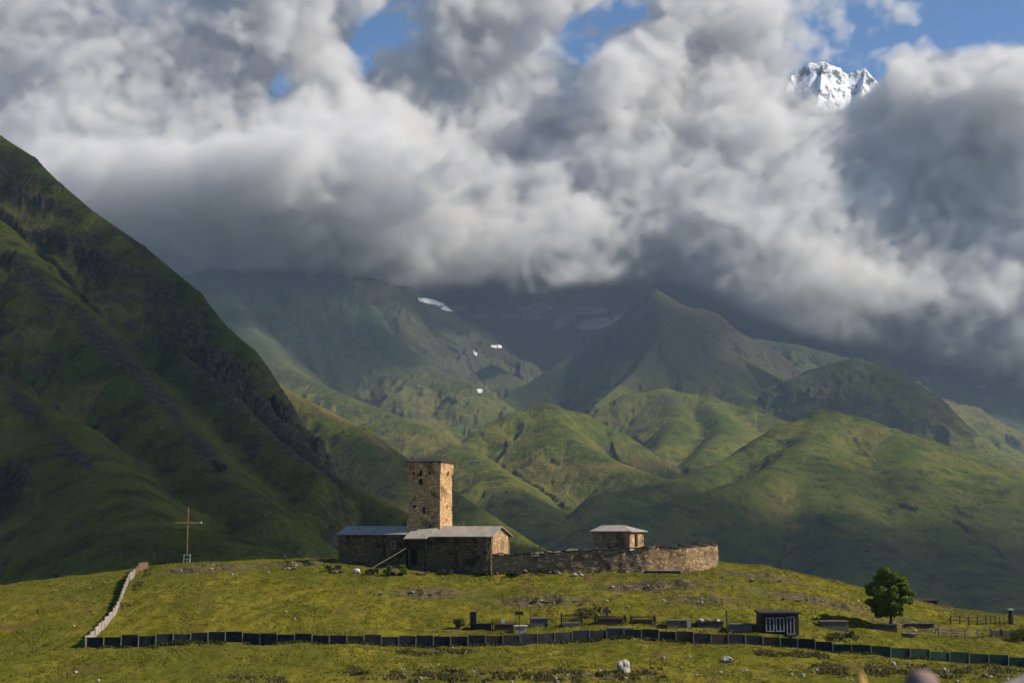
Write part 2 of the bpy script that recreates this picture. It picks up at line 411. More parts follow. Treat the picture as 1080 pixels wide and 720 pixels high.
alp = np.clip(sst(250, 650, Z) + (ID == 4) + (ID == 8) * .8, 0, 1) * sst(3000, 4200, Y)
dry_sunlit = blob_mask(u_, v_, [(300, 412, 42, 8, 33), (350, 436, 30, 6, 30), (400, 468, 25, 4, 35), (640, 492, 60, 4, 0)]) * ((ID == 2) + (ID == 9) + (ID == 11))  # sunlit crest lines, painted in as a straw colour
bush = np.clip((Y < 3200) * (Y > 900) * ((ID >= 9) * 1.0 + (ID == 2) * .6), 0, 1) * sst(250, 60, Z)
setting(grid_mesh('hills', X, Y, Z, hill_mat(), {'rock': rock, 'snow': snow, 'alp': alp, 'dry_sunlit': dry_sunlit, 'bush': bush, 'gul': gul}))

# ------------------------------------------------------------------ clouds: real volumes, density worked out on a grid
CQ = 1
CLOUD_D = 0.011
def volume_object(name, mn, mx, res, density_fn, label, dens, kind='stuff'):
    g = bpy.data.node_groups.new(name, 'GeometryNodeTree')
    g.interface.new_socket('Geometry', in_out='INPUT', socket_type='NodeSocketGeometry')
    g.interface.new_socket('Geometry', in_out='OUTPUT', socket_type='NodeSocketGeometry')
    N, L = g.nodes, g.links
    out = N.new('NodeGroupOutput')
    vc = N.new('GeometryNodeVolumeCube')
    vc.inputs['Min'].default_value = mn; vc.inputs['Max'].default_value = mx
    for k, r in zip('XYZ', res): vc.inputs['Resolution ' + k].default_value = int(r / CQ)
    pos = N.new('GeometryNodeInputPosition').outputs[0]
    L.new(density_fn(N, L, pos), vc.inputs['Density'])
    mat = bpy.data.materials.new(name + '_vapour'); mat.use_nodes = True
    mn_ = mat.node_tree; mn_.nodes.clear()
    pv = mn_.nodes.new('ShaderNodeVolumePrincipled'); mo = mn_.nodes.new('ShaderNodeOutputMaterial')
    mn_.links.new(pv.outputs[0], mo.inputs['Volume'])
    pv.inputs['Color'].default_value = (.80, .80, .81, 1); pv.inputs['Density'].default_value = dens
    pv.inputs['Anisotropy'].default_value = 0.0
    sm = N.new('GeometryNodeSetMaterial'); L.new(vc.outputs[0], sm.inputs[0]); L.new(sm.outputs[0], out.inputs[0])
    sm.inputs['Material'].default_value = mat
    v = bpy.data.volumes.new(name); vo = bpy.data.objects.new(name, v); COL.objects.link(vo)
    vo.modifiers.new('density', 'NODES').node_group = g
    v.materials.append(mat)
    vo['kind'] = kind
    if label: vo['label'] = label
    return vo
def gauss(N, L, pos, c, r, amp):
    """amp * exp(-|(p-c)/r|^2)"""
    s = N.new('ShaderNodeVectorMath'); s.operation = 'MULTIPLY_ADD'
    s.inputs[1].default_value = [1 / q if q else 0 for q in r]
    s.inputs[2].default_value = [-cc / q if q else 0 for cc, q in zip(c, r)]
    L.new(pos, s.inputs[0])
    d = N.new('ShaderNodeVectorMath'); d.operation = 'DOT_PRODUCT'; L.new(s.outputs[0], d.inputs[0]); L.new(s.outputs[0], d.inputs[1])
    e = mth(N, L, 'POWER', math.exp(-1), d.outputs['Value'])
    return mth(N, L, 'MULTIPLY', e, amp)
def total(N, L, lst):
    while len(lst) > 1: lst = [mth(N, L, 'ADD', lst[i], lst[i + 1]) if i + 1 < len(lst) else lst[i] for i in range(0, len(lst), 2)]
    return lst[0]
# half-thickness bumps (pixel, radii in pixels, metres): the heaps of the bank; negative ones are its gaps
HEAPS = [
 (60, 60, 170, 90, 150), (200, 170, 160, 80, 120), (335, 190, 60, 80, 300), (300, 275, 190, 55, 1250), (120, 230, 130, 60, 150), (330, -130, 230, 90, 300),  # the heap above the frame is added to shade the left side
 (430, 215, 70, 60, 500), (480, 120, 60, 50, -250), (520, 160, 40, 30, 300), (560, 240, 70, 50, 250), (620, 150, 60, 50, 200),
 (700, 110, 70, 50, 350), (690, 230, 80, 50, 250), (745, 300, 60, 40, 450), (790, 180, 60, 60, 400), (850, 250, 70, 50, 150), (905, 245, 60, 70, -200),
 (960, 120, 60, 50, 450), (1040, 110, 70, 60, 600), (1060, 250, 60, 70, 250), (850, 330, 80, 30, 350), (980, 340, 100, 35, 250), (685, 315, 80, 34, -590),
 (700, 30, 60, 40, 250), (820, 25, 60, 22, 250), (500, 30, 50, 40, 350), (225, 60, 60, 40, 100),
 (398, 38, 40, 26, -680), (425, 8, 28, 15, -750), (375, 62, 16, 18, -900), (290, 78, 22, 17, -740), (628, 28, 34, 26, -680), (600, 66, 22, 19, -740), (660, 8, 22, 14, -900),
 (1050, 22, 66, 32, -1500), (985, 45, 40, 17, -740), (930, 42, 40, 16, -1000), (880, 92, 40, 17, -900), (850, 74, 26, 12, -700), (905, 76, 26, 12, -700), (985, 74, 16, 9, -1200),
]
YB = 6250.0
def wall_density(N, L, pos):
    sep = N.new('ShaderNodeSeparateXYZ'); L.new(pos, sep.inputs[0]); x, y, z = sep.outputs
    # perspective-free frontal coordinates of the bank
    yc = mth(N, L, 'SUBTRACT', y, YB)
    wz = N.new('ShaderNodeTexNoise'); wz.inputs['Scale'].default_value = 1 / 330; wz.inputs['Detail'].default_value = 3; L.new(pos, wz.inputs['Vector'])
    ws = N.new('ShaderNodeVectorMath'); ws.operation = 'MULTIPLY_ADD'; L.new(wz.outputs[1], ws.inputs[0]); ws.inputs[1].default_value = (620, 0, 620); ws.inputs[2].default_value = (-310, 0, -310)
    wa = N.new('ShaderNodeVectorMath'); L.new(ws.outputs[0], wa.inputs[0]); L.new(pos, wa.inputs[1]); wpos = wa.outputs[0]
    terms = []
    for (u, v, ru, rv, amp) in HEAPS:
        c = P(u, v, YB)
        k = YB / F
        q = pos
        if amp < -600:                        # the gaps slant upwards and outwards through the bank
            sh = N.new('ShaderNodeVectorMath'); sh.operation = 'MULTIPLY_ADD'
            cb = N.new('ShaderNodeCombineXYZ'); 
            for i in range(3): L.new(yc, cb.inputs[i])
            L.new(cb.outputs[0], sh.inputs[0]); sh.inputs[1].default_value = (-c.x / YB, 0, -c.z / YB); L.new(wpos, sh.inputs[2])
            q = sh.outputs[0]
        terms.append(gauss(N, L, q, (c.x, 0, c.z), (ru * k, 0, rv * k), float(amp) * (1 if amp < -600 or amp == 1250 else .6)))
    T = mth(N, L, 'ADD', total(N, L, terms), 480.0)
    T = total(N, L, [T, rng(N, L, x, 3300, 4250, 0, -2200), rng(N, L, x, -3300, -4250, 0, -2200), rng(N, L, z, 2900, 3290, 0, -1500),
               mth(N, L, 'MULTIPLY', rng(N, L, y, 6300, 7000, 0, 1150), rng(N, L, z, 1700, 1400, 0, 1))])      # the bank thickens low down behind the cirque
    n1 = mth(N, L, 'SUBTRACT', noise(N, L, pos, 1 / 1050, 6, .60, .4), .5)
    n2 = mth(N, L, 'SUBTRACT', noise(N, L, vscale(N, L, pos, (1, 1, 1.2)), 1 / 260, 4, .66, .9), .5)
    n3 = mth(N, L, 'SUBTRACT', noise(N, L, pos, 1 / 110, 2, .6, .2), .5)
    nn = total(N, L, [mth(N, L, 'MULTIPLY', n1, 1800.0), mth(N, L, 'MULTIPLY', n2, 1350.0), mth(N, L, 'MULTIPLY', n3, 800.0)])
    T = mth(N, L, 'ADD', T, rng(N, L, z, 900, 3000, 500, -520))
    yy = mth(N, L, 'ABSOLUTE', mth(N, L, 'SUBTRACT', y, YB))
    a = mth(N, L, 'SUBTRACT', mth(N, L, 'ADD', T, nn), yy)
    # underside: dips to the right, rises away from the valley
    base = total(N, L, [gauss(N, L, pos, (P(560, 0, YB).x, 0, 0), (800, 0, 0), 62.0), gauss(N, L, pos, (P(700, 0, YB).x, 0, 0), (330, 0, 0), 80.0), rng(N, L, x, P(660, 0, YB).x, P(960, 0, YB).x, 0, -330),
                        rng(N, L, x, P(240, 0, YB).x, P(480, 0, YB).x, -260, 0), mth(N, L, 'MULTIPLY', mth(N, L, 'SUBTRACT', y, 5600.0), .13)])
    base = mth(N, L, 'ADD', base, rng(N, L, y, 6850, 7250, 0, -520))
    base = mth(N, L, 'ADD', base, float(P(0, 306, 5600).z))
    b = mth(N, L, 'SUBTRACT', z, base)
    b = mth(N, L, 'ADD', b, mth(N, L, 'MULTIPLY', nn, .17))
    fb = rng(N, L, b, -20, 130)
    d = rng(N, L, a, 0, 250)
    return mth(N, L, 'MULTIPLY', mth(N, L, 'MULTIPLY', d, d), fb)
volume_object('clouds', (-4300, 4450, 480), (4300, 7700, 3300), (700, 190, 225), wall_density, None, CLOUD_D)

# unseen cloud puffs added outside the frame, each placed to shade a slope
SHADES = [  # ground spot (pixel, distance), radius across and along the view, thickness
 (60, 400, 1100, 330, 420, 90), (170, 500, 800, 330, 260, 90), (235, 340, 1270, 200, 150, 80), (20, 250, 1500, 260, 240, 60), (320, 570, 620, 190, 130, 80), (90, 600, 520, 260, 130, 80),
 (700, 560, 1950, 520, 210, 90), (900, 605, 1800, 500, 190, 90), (520, 565, 1950, 260, 200, 90), (1080, 620, 1700, 500, 250, 90),
 (770, 475, 2800, 170, 110, 80), (930, 500, 2300, 70, 160, 80), (1040, 540, 2250, 60, 200, 80), 
 (780, 400, 4300, 500, 330, 90), (960, 430, 3750, 460, 320, 100), (620, 400, 4600, 330, 300, 80), 
 (400, 370, 4600, 260, 300, 80), (300, 330, 4800, 500, 420, 90), (180, 280, 4800, 450, 500, 90), (640, 520, 2300, 260, 170, 80),
]
DECK_Z = 2100.0
def deck_density(N, L, pos):
    terms = []
    for (u, v, Y, rx, ry, th) in SHADES:
        g = P(u, v, Y); t = (DECK_Z - g.z) / S.z; c = g + S * t
        terms.append(gauss(N, L, pos, tuple(c), (rx, ry, th * 1.3), 1.0))
    n = noise(N, L, pos, 1 / 420, 4, .6, .3)
    return mth(N, L, 'MULTIPLY', rng(N, L, mth(N, L, 'ADD', total(N, L, terms), mth(N, L, 'MULTIPLY', mth(N, L, 'SUBTRACT', n, .5), 1.6)), .42, .85), 1.0)
volume_object('shade_clouds', (900, -500, DECK_Z - 190), (5200, 5250, DECK_Z + 190), (215, 285, 16), deck_density, None, .0065)

# far snow summit standing in a gap of the bank
def snow_mat():
    m, N, L, b = new_mat('snowy_rock', .8)
    p = geopos(N)
    n = noise(N, L, p, .008, 6, .7); n2 = noise(N, L, vscale(N, L, p, (1, 1, .35)), .02, 5, .7)
    f = rng(N, L, mth(N, L, 'ADD', mth(N, L, 'MULTIPLY', n, .5), mth(N, L, 'MULTIPLY', n2, .6)), .56, .61)
    L.new(mix(N, L, f, (.62, .65, .70), (.07, .07, .08)), b.inputs['Base Color'])
    return m
xs = np.linspace(1800, 5200, 520); ys_ = np.linspace(9800, 12600, 300)
X, Y = np.meshgrid(xs, ys_)
Z = np.full(X.shape, -1e9)
for pts in ([(790, 130, 11200), (836, 78, 11150), (852, 66, 11150), (868, 66, 11150), (880, 70, 11150), (893, 78, 11150), (912, 72, 11150), (930, 95, 11150), (960, 95, 11200), (978, 78, 11200), (987, 70, 11200), (998, 72, 11200), (1020, 105, 11200)],
            [(868, 66, 11150), (862, 110, 10700), (850, 160, 10200)], [(912, 72, 11150), (905, 120, 10700)], [(836, 78, 11150), (815, 140, 10600)]):
    q = [P(*t) for t in pts]
    for k in range(len(q) - 1):
        ex, ey = q[k + 1].x - q[k].x, q[k + 1].y - q[k].y
        t = np.clip(((X - q[k].x) * ex + (Y - q[k].y) * ey) / (ex * ex + ey * ey), 0, 1)
        d = np.hypot(X - q[k].x - t * ex, Y - q[k].y - t * ey)
        Z = np.maximum(Z, q[k].z + t * (q[k + 1].z - q[k].z) - 1.5 * d)
Z = Z + 40 * (ridged(X / 420, Y / 420, 4, 151, .5) - .8)
setting(grid_mesh('hills', X, Y, np.maximum(Z, -150), snow_mat()))

# ------------------------------------------------------------------ the air of the valley
def closed_box(name, mn, mx, mat):
    bm = bmesh.new(); bmesh.ops.create_cube(bm, size=1)
    for v in bm.verts: v.co = Vector([(a + b) / 2 + c * (b - a) for a, b, c in zip(mn, mx, v.co)])
    me = bpy.data.meshes.new(name); bm.to_mesh(me); bm.free(); me.materials.append(mat)
    o = bpy.data.objects.new(name, me); COL.objects.link(o); return o
hm_ = bpy.data.materials.new('valley_air'); hm_.use_nodes = True
hn = hm_.node_tree; hn.nodes.clear()
pv = hn.nodes.new('ShaderNodeVolumePrincipled'); ho = hn.nodes.new('ShaderNodeOutputMaterial')
hn.links.new(pv.outputs[0], ho.inputs['Volume'])
pv.inputs['Color'].default_value = (.55, .74, 1, 1); pv.inputs['Density'].default_value = 3.6e-5
pv.inputs['Anisotropy'].default_value = .1
hz = closed_box('haze', (-12500, -60, -190), (12500, 9300, 1500), hm_)
hz['kind'] = 'stuff'

# ------------------------------------------------------------------ object helpers
class MB:
    def __init__(s): s.v = []; s.f = []; s.m = []
    def add(s, vs, fs, mi=0):
        n = len(s.v); s.v += [tuple(v) for v in vs]; s.f += [tuple(i + n for i in f) for f in fs]; s.m += [mi] * len(fs); return s
    def box(s, c, d, rz=0, rx=0, ry=0, mi=0, taper=1.0):
        M = Matrix.Translation(c) @ Matrix.Rotation(rz, 4, 'Z') @ Matrix.Rotation(ry, 4, 'Y') @ Matrix.Rotation(rx, 4, 'X')
        vs = []
        for z in (-.5, .5):
            t = taper if z > 0 else 1
            for x, y in ((-.5, -.5), (.5, -.5), (.5, .5), (-.5, .5)): vs.append(M @ Vector((x * d[0] * t, y * d[1] * t, z * d[2])))
        return s.add(vs, [(3, 2, 1, 0), (4, 5, 6, 7), (0, 1, 5, 4), (1, 2, 6, 5), (2, 3, 7, 6), (3, 0, 4, 7)], mi)
    def tube(s, pts, r, n=8, mi=0):
        pts = [Vector(p) for p in pts]; rs = r if isinstance(r, (list, tuple)) else [r] * len(pts)
        vs = []; fs = []
        for i, p in enumerate(pts):
            d = (pts[min(i + 1, len(pts) - 1)] - pts[max(i - 1, 0)]).normalized()
            a = d.orthogonal().normalized(); b = d.cross(a)
            if i and n: 
                a = (pa - d * pa.dot(d)).normalized(); b = d.cross(a)
            pa = a
            for k in range(n):
                t = 2 * math.pi * k / n; vs.append(p + (a * math.cos(t) + b * math.sin(t)) * rs[i])
        for i in range(len(pts) - 1):
            for k in range(n):
                k2 = (k + 1) % n; fs.append((i * n + k, i * n + k2, (i + 1) * n + k2, (i + 1) * n + k))
        fs.append(tuple(range(n - 1, -1, -1))); fs.append(tuple((len(pts) - 1) * n + k for k in range(n)))
        return s.add(vs, fs, mi)
    def build(s, name, mats, parent=None, smooth=False, loc=None, rz=0):
        me = bpy.data.meshes.new(name); me.from_pydata(s.v, [], s.f)
        for m in (mats if isinstance(mats, (list, tuple)) else [mats]): me.materials.append(m)
        me.polygons.foreach_set('material_index', s.m)
        if smooth: me.polygons.foreach_set('use_smooth', [True] * len(s.f))
        me.update()
        o = bpy.data.objects.new(name, me); COL.objects.link(o)
        if parent: o.parent = parent
        if loc is not None: o.location = loc
        o.rotation_euler = (0, 0, rz)
        return o
def tag(o, label, cat, group=None, kind=None):
    if label: o['label'] = label
    if cat: o['category'] = cat
    if group: o['group'] = group
    if kind: o['kind'] = kind
    return o
def thing(name, label, cat, loc=(0, 0, 0), rz=0, group=None):
    o = bpy.data.objects.new(name, None); COL.objects.link(o); o.location = loc; o.rotation_euler = (0, 0, rz)
    return tag(o, label, cat, group)
def rough_wall(path, h0, h1, th, res=.35, seed=0, amp=.07, top_amp=.12, cap=None):
    """a masonry wall along a path of (x, y, z base, z top), all six sides, with an uneven face and top"""
    mb = MB(); pts = []
    for i in range(len(path) - 1):
        a, b = path[i], path[i + 1]
        L = math.hypot(b[0] - a[0], b[1] - a[1]); n = max(1, int(L / res))
        for k in range(n + (i == len(path) - 2)): pts.append([a[j] + (b[j] - a[j]) * k / n for j in range(4)])
    N_ = len(pts); rows = max(2, int(max(p[3] - p[2] for p in pts) / res)) + 1
    vs = []
    for i, p in enumerate(pts):
        q0, q1 = pts[max(i - 1, 0)], pts[min(i + 1, N_ - 1)]
        d = Vector((q1[0] - q0[0], q1[1] - q0[1], 0)).normalized(); nn = Vector((d.y, -d.x, 0))
        tn = top_amp * float(pn(np.array(i * .37 + seed), np.array(seed * 1.3)))
        for side in (1, -1):
            for r in range(rows):
                t = r / (rows - 1); z = p[2] + (p[3] + tn - p[2]) * t
                e = amp * float(pn(np.array(i * .6 + seed * 3.1 + side * 9), np.array(r * .55)))
                c = Vector((p[0], p[1], 0)) + nn * side * (th / 2 * (1.06 - .12 * t) + e); vs.append((c.x, c.y, z))
    fs = []; R2 = rows * 2
    for i in range(N_ - 1):
        for r in range(rows - 1):
            a = i * R2 + r; b = (i + 1) * R2 + r
            fs.append((a, b, b + 1, a + 1)); a += rows; b += rows; fs.append((b, a, a + 1, b + 1))
        t = rows - 1; fs.append((i * R2 + t, (i + 1) * R2 + t, (i + 1) * R2 + rows + t, i * R2 + rows + t))
        fs.append((i * R2 + rows, (i + 1) * R2 + rows, (i + 1) * R2, i * R2))
    for i in (0, N_ - 1):
        for r in range(rows - 1):
            a = i * R2 + r; f = (a, a + 1, a + rows + 1, a + rows); fs.append(f if i == 0 else f[::-1])
    mb.add(vs, fs); return mb
def rock_mesh(r, seed=0, flat=.7, sub=2, name='rock'):
    bm = bmesh.new(); bmesh.ops.create_icosphere(bm, subdivisions=sub, radius=1)
    rnd = random.Random(seed); o = Vector([rnd.uniform(-9, 9) for _ in range(3)])
    from mathutils import noise as mn
    for v in bm.verts:
        d = 1 + .45 * mn.noise(v.co * 1.1 + o) + .18 * mn.noise(v.co * 2.7 + o)
        v.co = Vector((v.co.x * d, v.co.y * d * .85, v.co.z * d * flat)) * r
    me = bpy.data.meshes.new(name); bm.to_mesh(me); bm.free(); return me

# ------------------------------------------------------------------ object materials
def masonry(name, c1, c2, mortar, sx=2.6, rough=.9, dark=.5):
    m, N, L, b = new_mat(name, rough)
    p = N.new('ShaderNodeTexCoord').outputs['Object']
    w = N.new('ShaderNodeTexNoise'); w.inputs['Scale'].default_value = 3; L.new(p, w.inputs['Vector'])
    ad = N.new('ShaderNodeVectorMath'); ad.operation = 'MULTIPLY_ADD'; L.new(w.outputs[1], ad.inputs[0]); ad.inputs[1].default_value = (.22, .22, .16); L.new(p, ad.inputs[2])
    q = vscale(N, L, ad.outputs[0], (1, 1, 2.0))
    v = N.new('ShaderNodeTexVoronoi'); v.inputs['Scale'].default_value = sx; L.new(q, v.inputs['Vector'])
    e = N.new('ShaderNodeTexVoronoi'); e.feature = 'DISTANCE_TO_EDGE'; e.inputs['Scale'].default_value = sx; L.new(q, e.inputs['Vector'])
    sc = N.new('ShaderNodeSeparateColor'); L.new(v.outputs['Color'], sc.inputs[0])
    c = mix(N, L, sc.outputs[0], c1, c2)
    n = noise(N, L, p, .55, 6, .65, .5)
    c = mix(N, L, rng(N, L, sc.outputs[1], .80, .86), c, tuple(min(1, k * 1.7) for k in c2))
    c = mix(N, L, rng(N, L, n, .52, .60), c, tuple(k * dark for k in c1))
    c = mix(N, L, rng(N, L, e.outputs['Distance'], .02, .07, 1, 0), c, mortar)
    L.new(c, b.inputs['Base Color'])
    h = mth(N, L, 'ADD', rng(N, L, e.outputs['Distance'], 0, .14), mth(N, L, 'MULTIPLY', noise(N, L, p, 9, 4, .6), .5))
    bump(N, L, b, h, .8, .06)
    return m
def plain(name, c, rough=.8, var=.35, scale=2.0, bmp=.02, metal=0, c2=None, thr=(.35, .65)):
    m, N, L, b = new_mat(name, rough)
    p = N.new('ShaderNodeTexCoord').outputs['Object']
    n = noise(N, L, p, scale, 6, .65)
    c2 = c2 or tuple(k * (1 - var) for k in c)
    col = mix(N, L, rng(N, L, n, *thr), c, c2)
    ri = N.new('ShaderNodeObjectInfo').outputs['Random']
    L.new(mix(N, L, mth(N, L, 'MULTIPLY', ri, .45), col, tuple(k * .45 for k in c)), b.inputs['Base Color'])
    b.inputs['Metallic'].default_value = metal
    if bmp: bump(N, L, b, noise(N, L, p, scale * 5, 4, .6), .6, bmp)
    return m
def corrugated(name, c):
    m, N, L, b = new_mat(name, .55)
    b.inputs['Specular IOR Level'].default_value = .2
    p = N.new('ShaderNodeTexCoord').outputs['Object']
    w = N.new('ShaderNodeTexWave'); w.inputs['Scale'].default_value = 2.2; L.new(p, w.inputs['Vector'])
    n = noise(N, L, vscale(N, L, p, (1, .25, 1)), 1.2, 6, .7)
    L.new(mix(N, L, rng(N, L, n, .35, .7), c, (c[0] * .55, c[1] * .5, c[2] * .45)), b.inputs['Base Color'])
    bump(N, L, b, w.outputs['Fac'], .6, .04)
    return m
M = {
 'tower': masonry('tower_stone', (.32, .20, .095), (.45, .285, .14), (.37, .235, .115), 3.2, .9, .34),
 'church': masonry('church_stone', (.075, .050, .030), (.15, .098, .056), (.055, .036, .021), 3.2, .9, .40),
 'gable': masonry('sunlit_stone', (.28, .18, .09), (.40, .26, .14), (.20, .13, .07), 3.4, .9, .6),  # lighter copy for sun-facing walls; the sunlight is put into its colour
 'yard': masonry('yard_stone', (.17, .112, .062), (.27, .18, .10), (.17, .11, .065), 3.0, .9, .45),
 'coping': masonry('coping_stone', (.25, .21, .165), (.42, .37, .30), (.10, .08, .06), 2.2, .9, .6),
 'tin': corrugated('tin_roof', (.34, .31, .27)),
 'slate': plain('old_slate', (.05, .042, .036), .8, .4, 3, .03),
 'wood': plain('grey_wood', (.16, .12, .085), .85, .5, 4, .02),
 'dwood': plain('dark_wood', (.030, .024, .020), .8, .4, 3, .02),
 'cwood': plain('brown_wood', (.18, .105, .055), .7, .35, 3, .01),
 'black': plain('opening_shade', (.012, .011, .010), .9, .2, 3, 0),  # flat near-black that stands in for the shade inside openings
 'white': plain('white_paint', (.62, .62, .60), .6, .3, 3, 0),
 'frame': plain('weathered_white_frame', (.36, .38, .40), .6, .4, 4, 0),
 'glass': plain('window_pane', (.02, .024, .03), .15, .3, 1, 0),
 'sheet': plain('slate_blue_sheet', (.024, .026, .033), .75, .4, 1.4, .02, c2=(.008, .008, .008), thr=(.42, .60)),
 'green': plain('green_sheet', (.009, .040, .025), .6, .4, .9, .02),
 'cpost': plain('pale_post', (.28, .26, .18), .85, .35, 2, .01),
 'plank': plain('sunbleached_board', (.33, .295, .26), .85, .5, 3, .02),
 'rust': plain('rusty_iron', (.045, .028, .020), .8, .4, 4, 0),
 'redw': plain('reddish_board', (.15, .085, .06), .85, .35, 3, .01),
 'rock': plain('pale_boulder', (.40, .37, .32), .9, .45, 2.2, .08),
 'drock': plain('dark_rubble', (.10, .085, .07), .95, .5, 3, .06),
 'conc': plain('grey_concrete', (.13, .125, .12), .9, .45, 3, .03),
 'marble': plain('polished_slab', (.016, .014, .013), .3, .3, 2, 0),
 'pale': plain('pale_slab', (.42, .38, .32), .8, .35, 3, .02),
 'leaf': None,
}

# ------------------------------------------------------------------ the church compound on the knoll
ROT = -math.radians(17.4)
EX = Vector((math.cos(ROT), math.sin(ROT), 0)); EY = Vector((-math.sin(ROT), math.cos(ROT), 0))
def zrow(v, Y): return float(v2t(v)) * Y
# tower: corner between the front and the right-hand face seen at u = 464
tc_ = P(464, 560, 181.0)
tz = H1(tc_.x, tc_.y) - .8
W = 4.5; TH = zrow(486, 181) - tz
tw = thing('stone_tower', 'tall square tower of tan stone with one sunlit side, rising behind the tin roofs', 'tower', (tc_ - EX * W / 2 + EY * W / 2).xy.to_3d() + Vector((0, 0, tz)), ROT)
mb = MB()
n = 26; per = 14
def ring(z, w, k, amp=.05):
    out = []
    for s in range(4):
        for j in range(per):
            t = -1 + 2 * j / per; a = w / 2
            x, y = [(t * a, -a), (a, t * a), (-t * a, a), (-a, -t * a)][s]
            e = amp * float(pn(np.array((s * per + j) * .5 + 3), np.array(k * .7)))
            out.append((x * (1 + e / a), y * (1 + e / a), z))
    return out
prof = [(z, W * (1.03 - .05 * z / (TH - 1.6))) for z in np.linspace(0, TH - 1.75, n)] + [(TH - 1.55, W * 1.03), (TH - 1.2, W * 1.05), (TH - .7, W * 1.05), (TH - .12, W * 1.045)]
vs = []; fs = []
for k, (z, w) in enumerate(prof): vs += ring(z, w, k)
R4 = 4 * per
for k in range(len(prof) - 1):
    for j in range(R4): fs.append((k * R4 + j, k * R4 + (j + 1) % R4, (k + 1) * R4 + (j + 1) % R4, (k + 1) * R4 + j))
fs.append(tuple(range((len(prof) - 1) * R4, len(prof) * R4)))
mb.add(vs, fs); mb.build('wall', M['tower'], tw)
# dark arched slots under the parapet and small holes lower down, black blocks whose colour stands in for the shade inside
for (x, z, w, h) in [(-1.3, TH - 1.5, .26, .42), (-.35, TH - 1.45, .34, .62), (.85, TH - 1.5, .24, .40), (-.38, TH - 2.6, .40, .75), (.1, TH - 6.2, .28, .75), (-1.2, TH - 5.7, .4, .28), (.9, TH - 8.2, .3, .3)]:
    o = MB().box((x, -W / 2 * 1.02 - .02, z), (w, .16, h)).build('opening', M['black'], tw)
for (y, z) in [(0.3, TH - 1.45)]:
    MB().box((W / 2 * 1.02 + .03, y, z), (.14, .38, .5)).build('opening', M['black'], tw)
rf = MB(); e = W * .56
rf.add([(-e, -e, TH - .12), (e, -e, TH - .12), (e, e, TH - .12), (-e, e, TH - .12), (-e, -e, TH), (e, -e, TH), (e, e, TH), (-e, e, TH), (-.5, 0, TH + .62), (.5, 0, TH + .62)],
       [(3, 2, 1, 0), (0, 1, 5, 4), (1, 2, 6, 5), (2, 3, 7, 6), (3, 0, 4, 7), (4, 5, 9, 8), (6, 7, 8, 9), (5, 6, 9), (7, 4, 8)])
rf.build('roof', M['slate'], tw)

def hall(name, label, cat, u_left, Y, length, depth, v_eave, rise, wallmat, endmat, roofmat, z_off=.6, over=.3, ridge_t=.5, rot=ROT):
    """stone building with a pitched tin roof; local x runs along the front from its left corner"""
    p = P(u_left, 575, Y)
    ex = Vector((math.cos(rot), math.sin(rot), 0))
    mid = p + ex * length / 2
    zb = min(H1(p.x, p.y), H1(mid.x, mid.y), H1((p + ex * length).x, (p + ex * length).y)) - z_off
    he = zrow(v_eave, Y) - zb
    t = thing(name, label, cat, (p.x, p.y, zb), rot)
    rough_wall([(0, .3, 0, he), (length, .3, 0, he)], 0, 0, .6, seed=len(name), top_amp=.0).build('wall', wallmat, t)
    rough_wall([(0, depth - .3, 0, he), (length, depth - .3, 0, he)], 0, 0, .6, seed=3, top_amp=.0).build('wall', wallmat, t)
    for x, mt in ((.02, wallmat), (length - .02, endmat)):
        g = MB(); s = -1 if x < 1 else 1
        a = [(x + s * .0, y, z) for y, z in ((.0, 0), (depth, 0), (depth, he), (depth * ridge_t, he + rise - .05), (0, he))]
        b = [(x - s * .6, y, z) for (_, y, z) in a]
        g.add(a + b, [(0, 1, 2, 3, 4), (9, 8, 7, 6, 5)] + [(i, (i + 5), (i + 1) % 5 + 5, (i + 1) % 5) for i in range(5)])
        g.build('gable', mt, t)
    r = MB(); o = over; th = .09
    sl = rise / (depth * ridge_t)
    sl2 = rise / (depth * (1 - ridge_t))
    pr = [(-o, he - sl * o), (depth * ridge_t, he + rise), (depth + o, he - sl2 * o)]
    vs = [(x, y, z + dz) for x in (-o, length + o) for dz in (0, th) for (y, z) in pr]
    r.add(vs, [(3, 9, 10, 4), (4, 10, 11, 5), (1, 7, 6, 0), (2, 8, 7, 1), (0, 6, 9, 3), (5, 11, 8, 2), (0, 3, 4, 1), (1, 4, 5, 2), (7, 10, 9, 6), (8, 11, 10, 7)])
    r.build('roof', roofmat, t)
    return t, he
# left hall
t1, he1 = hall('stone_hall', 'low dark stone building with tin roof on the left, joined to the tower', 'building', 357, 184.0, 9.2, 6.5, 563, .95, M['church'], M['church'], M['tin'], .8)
w = MB().box((7.6, -.06, he1 - 1.35), (.62, .14, 1.0)).build('window', M['frame'], t1)
MB().box((7.6, -.14, he1 - 1.35), (.46, .05, .84)).build('pane', M['glass'], w)
MB().tube([(2.3, 1.2, he1 + .3), (2.3, 1.2, he1 + 1.35)], .045, 6).build('flue', M['conc'], t1)
MB().box((4.2, -.35, .75), (8.2, .5, .35)).build('plinth', M['coping'], t1)
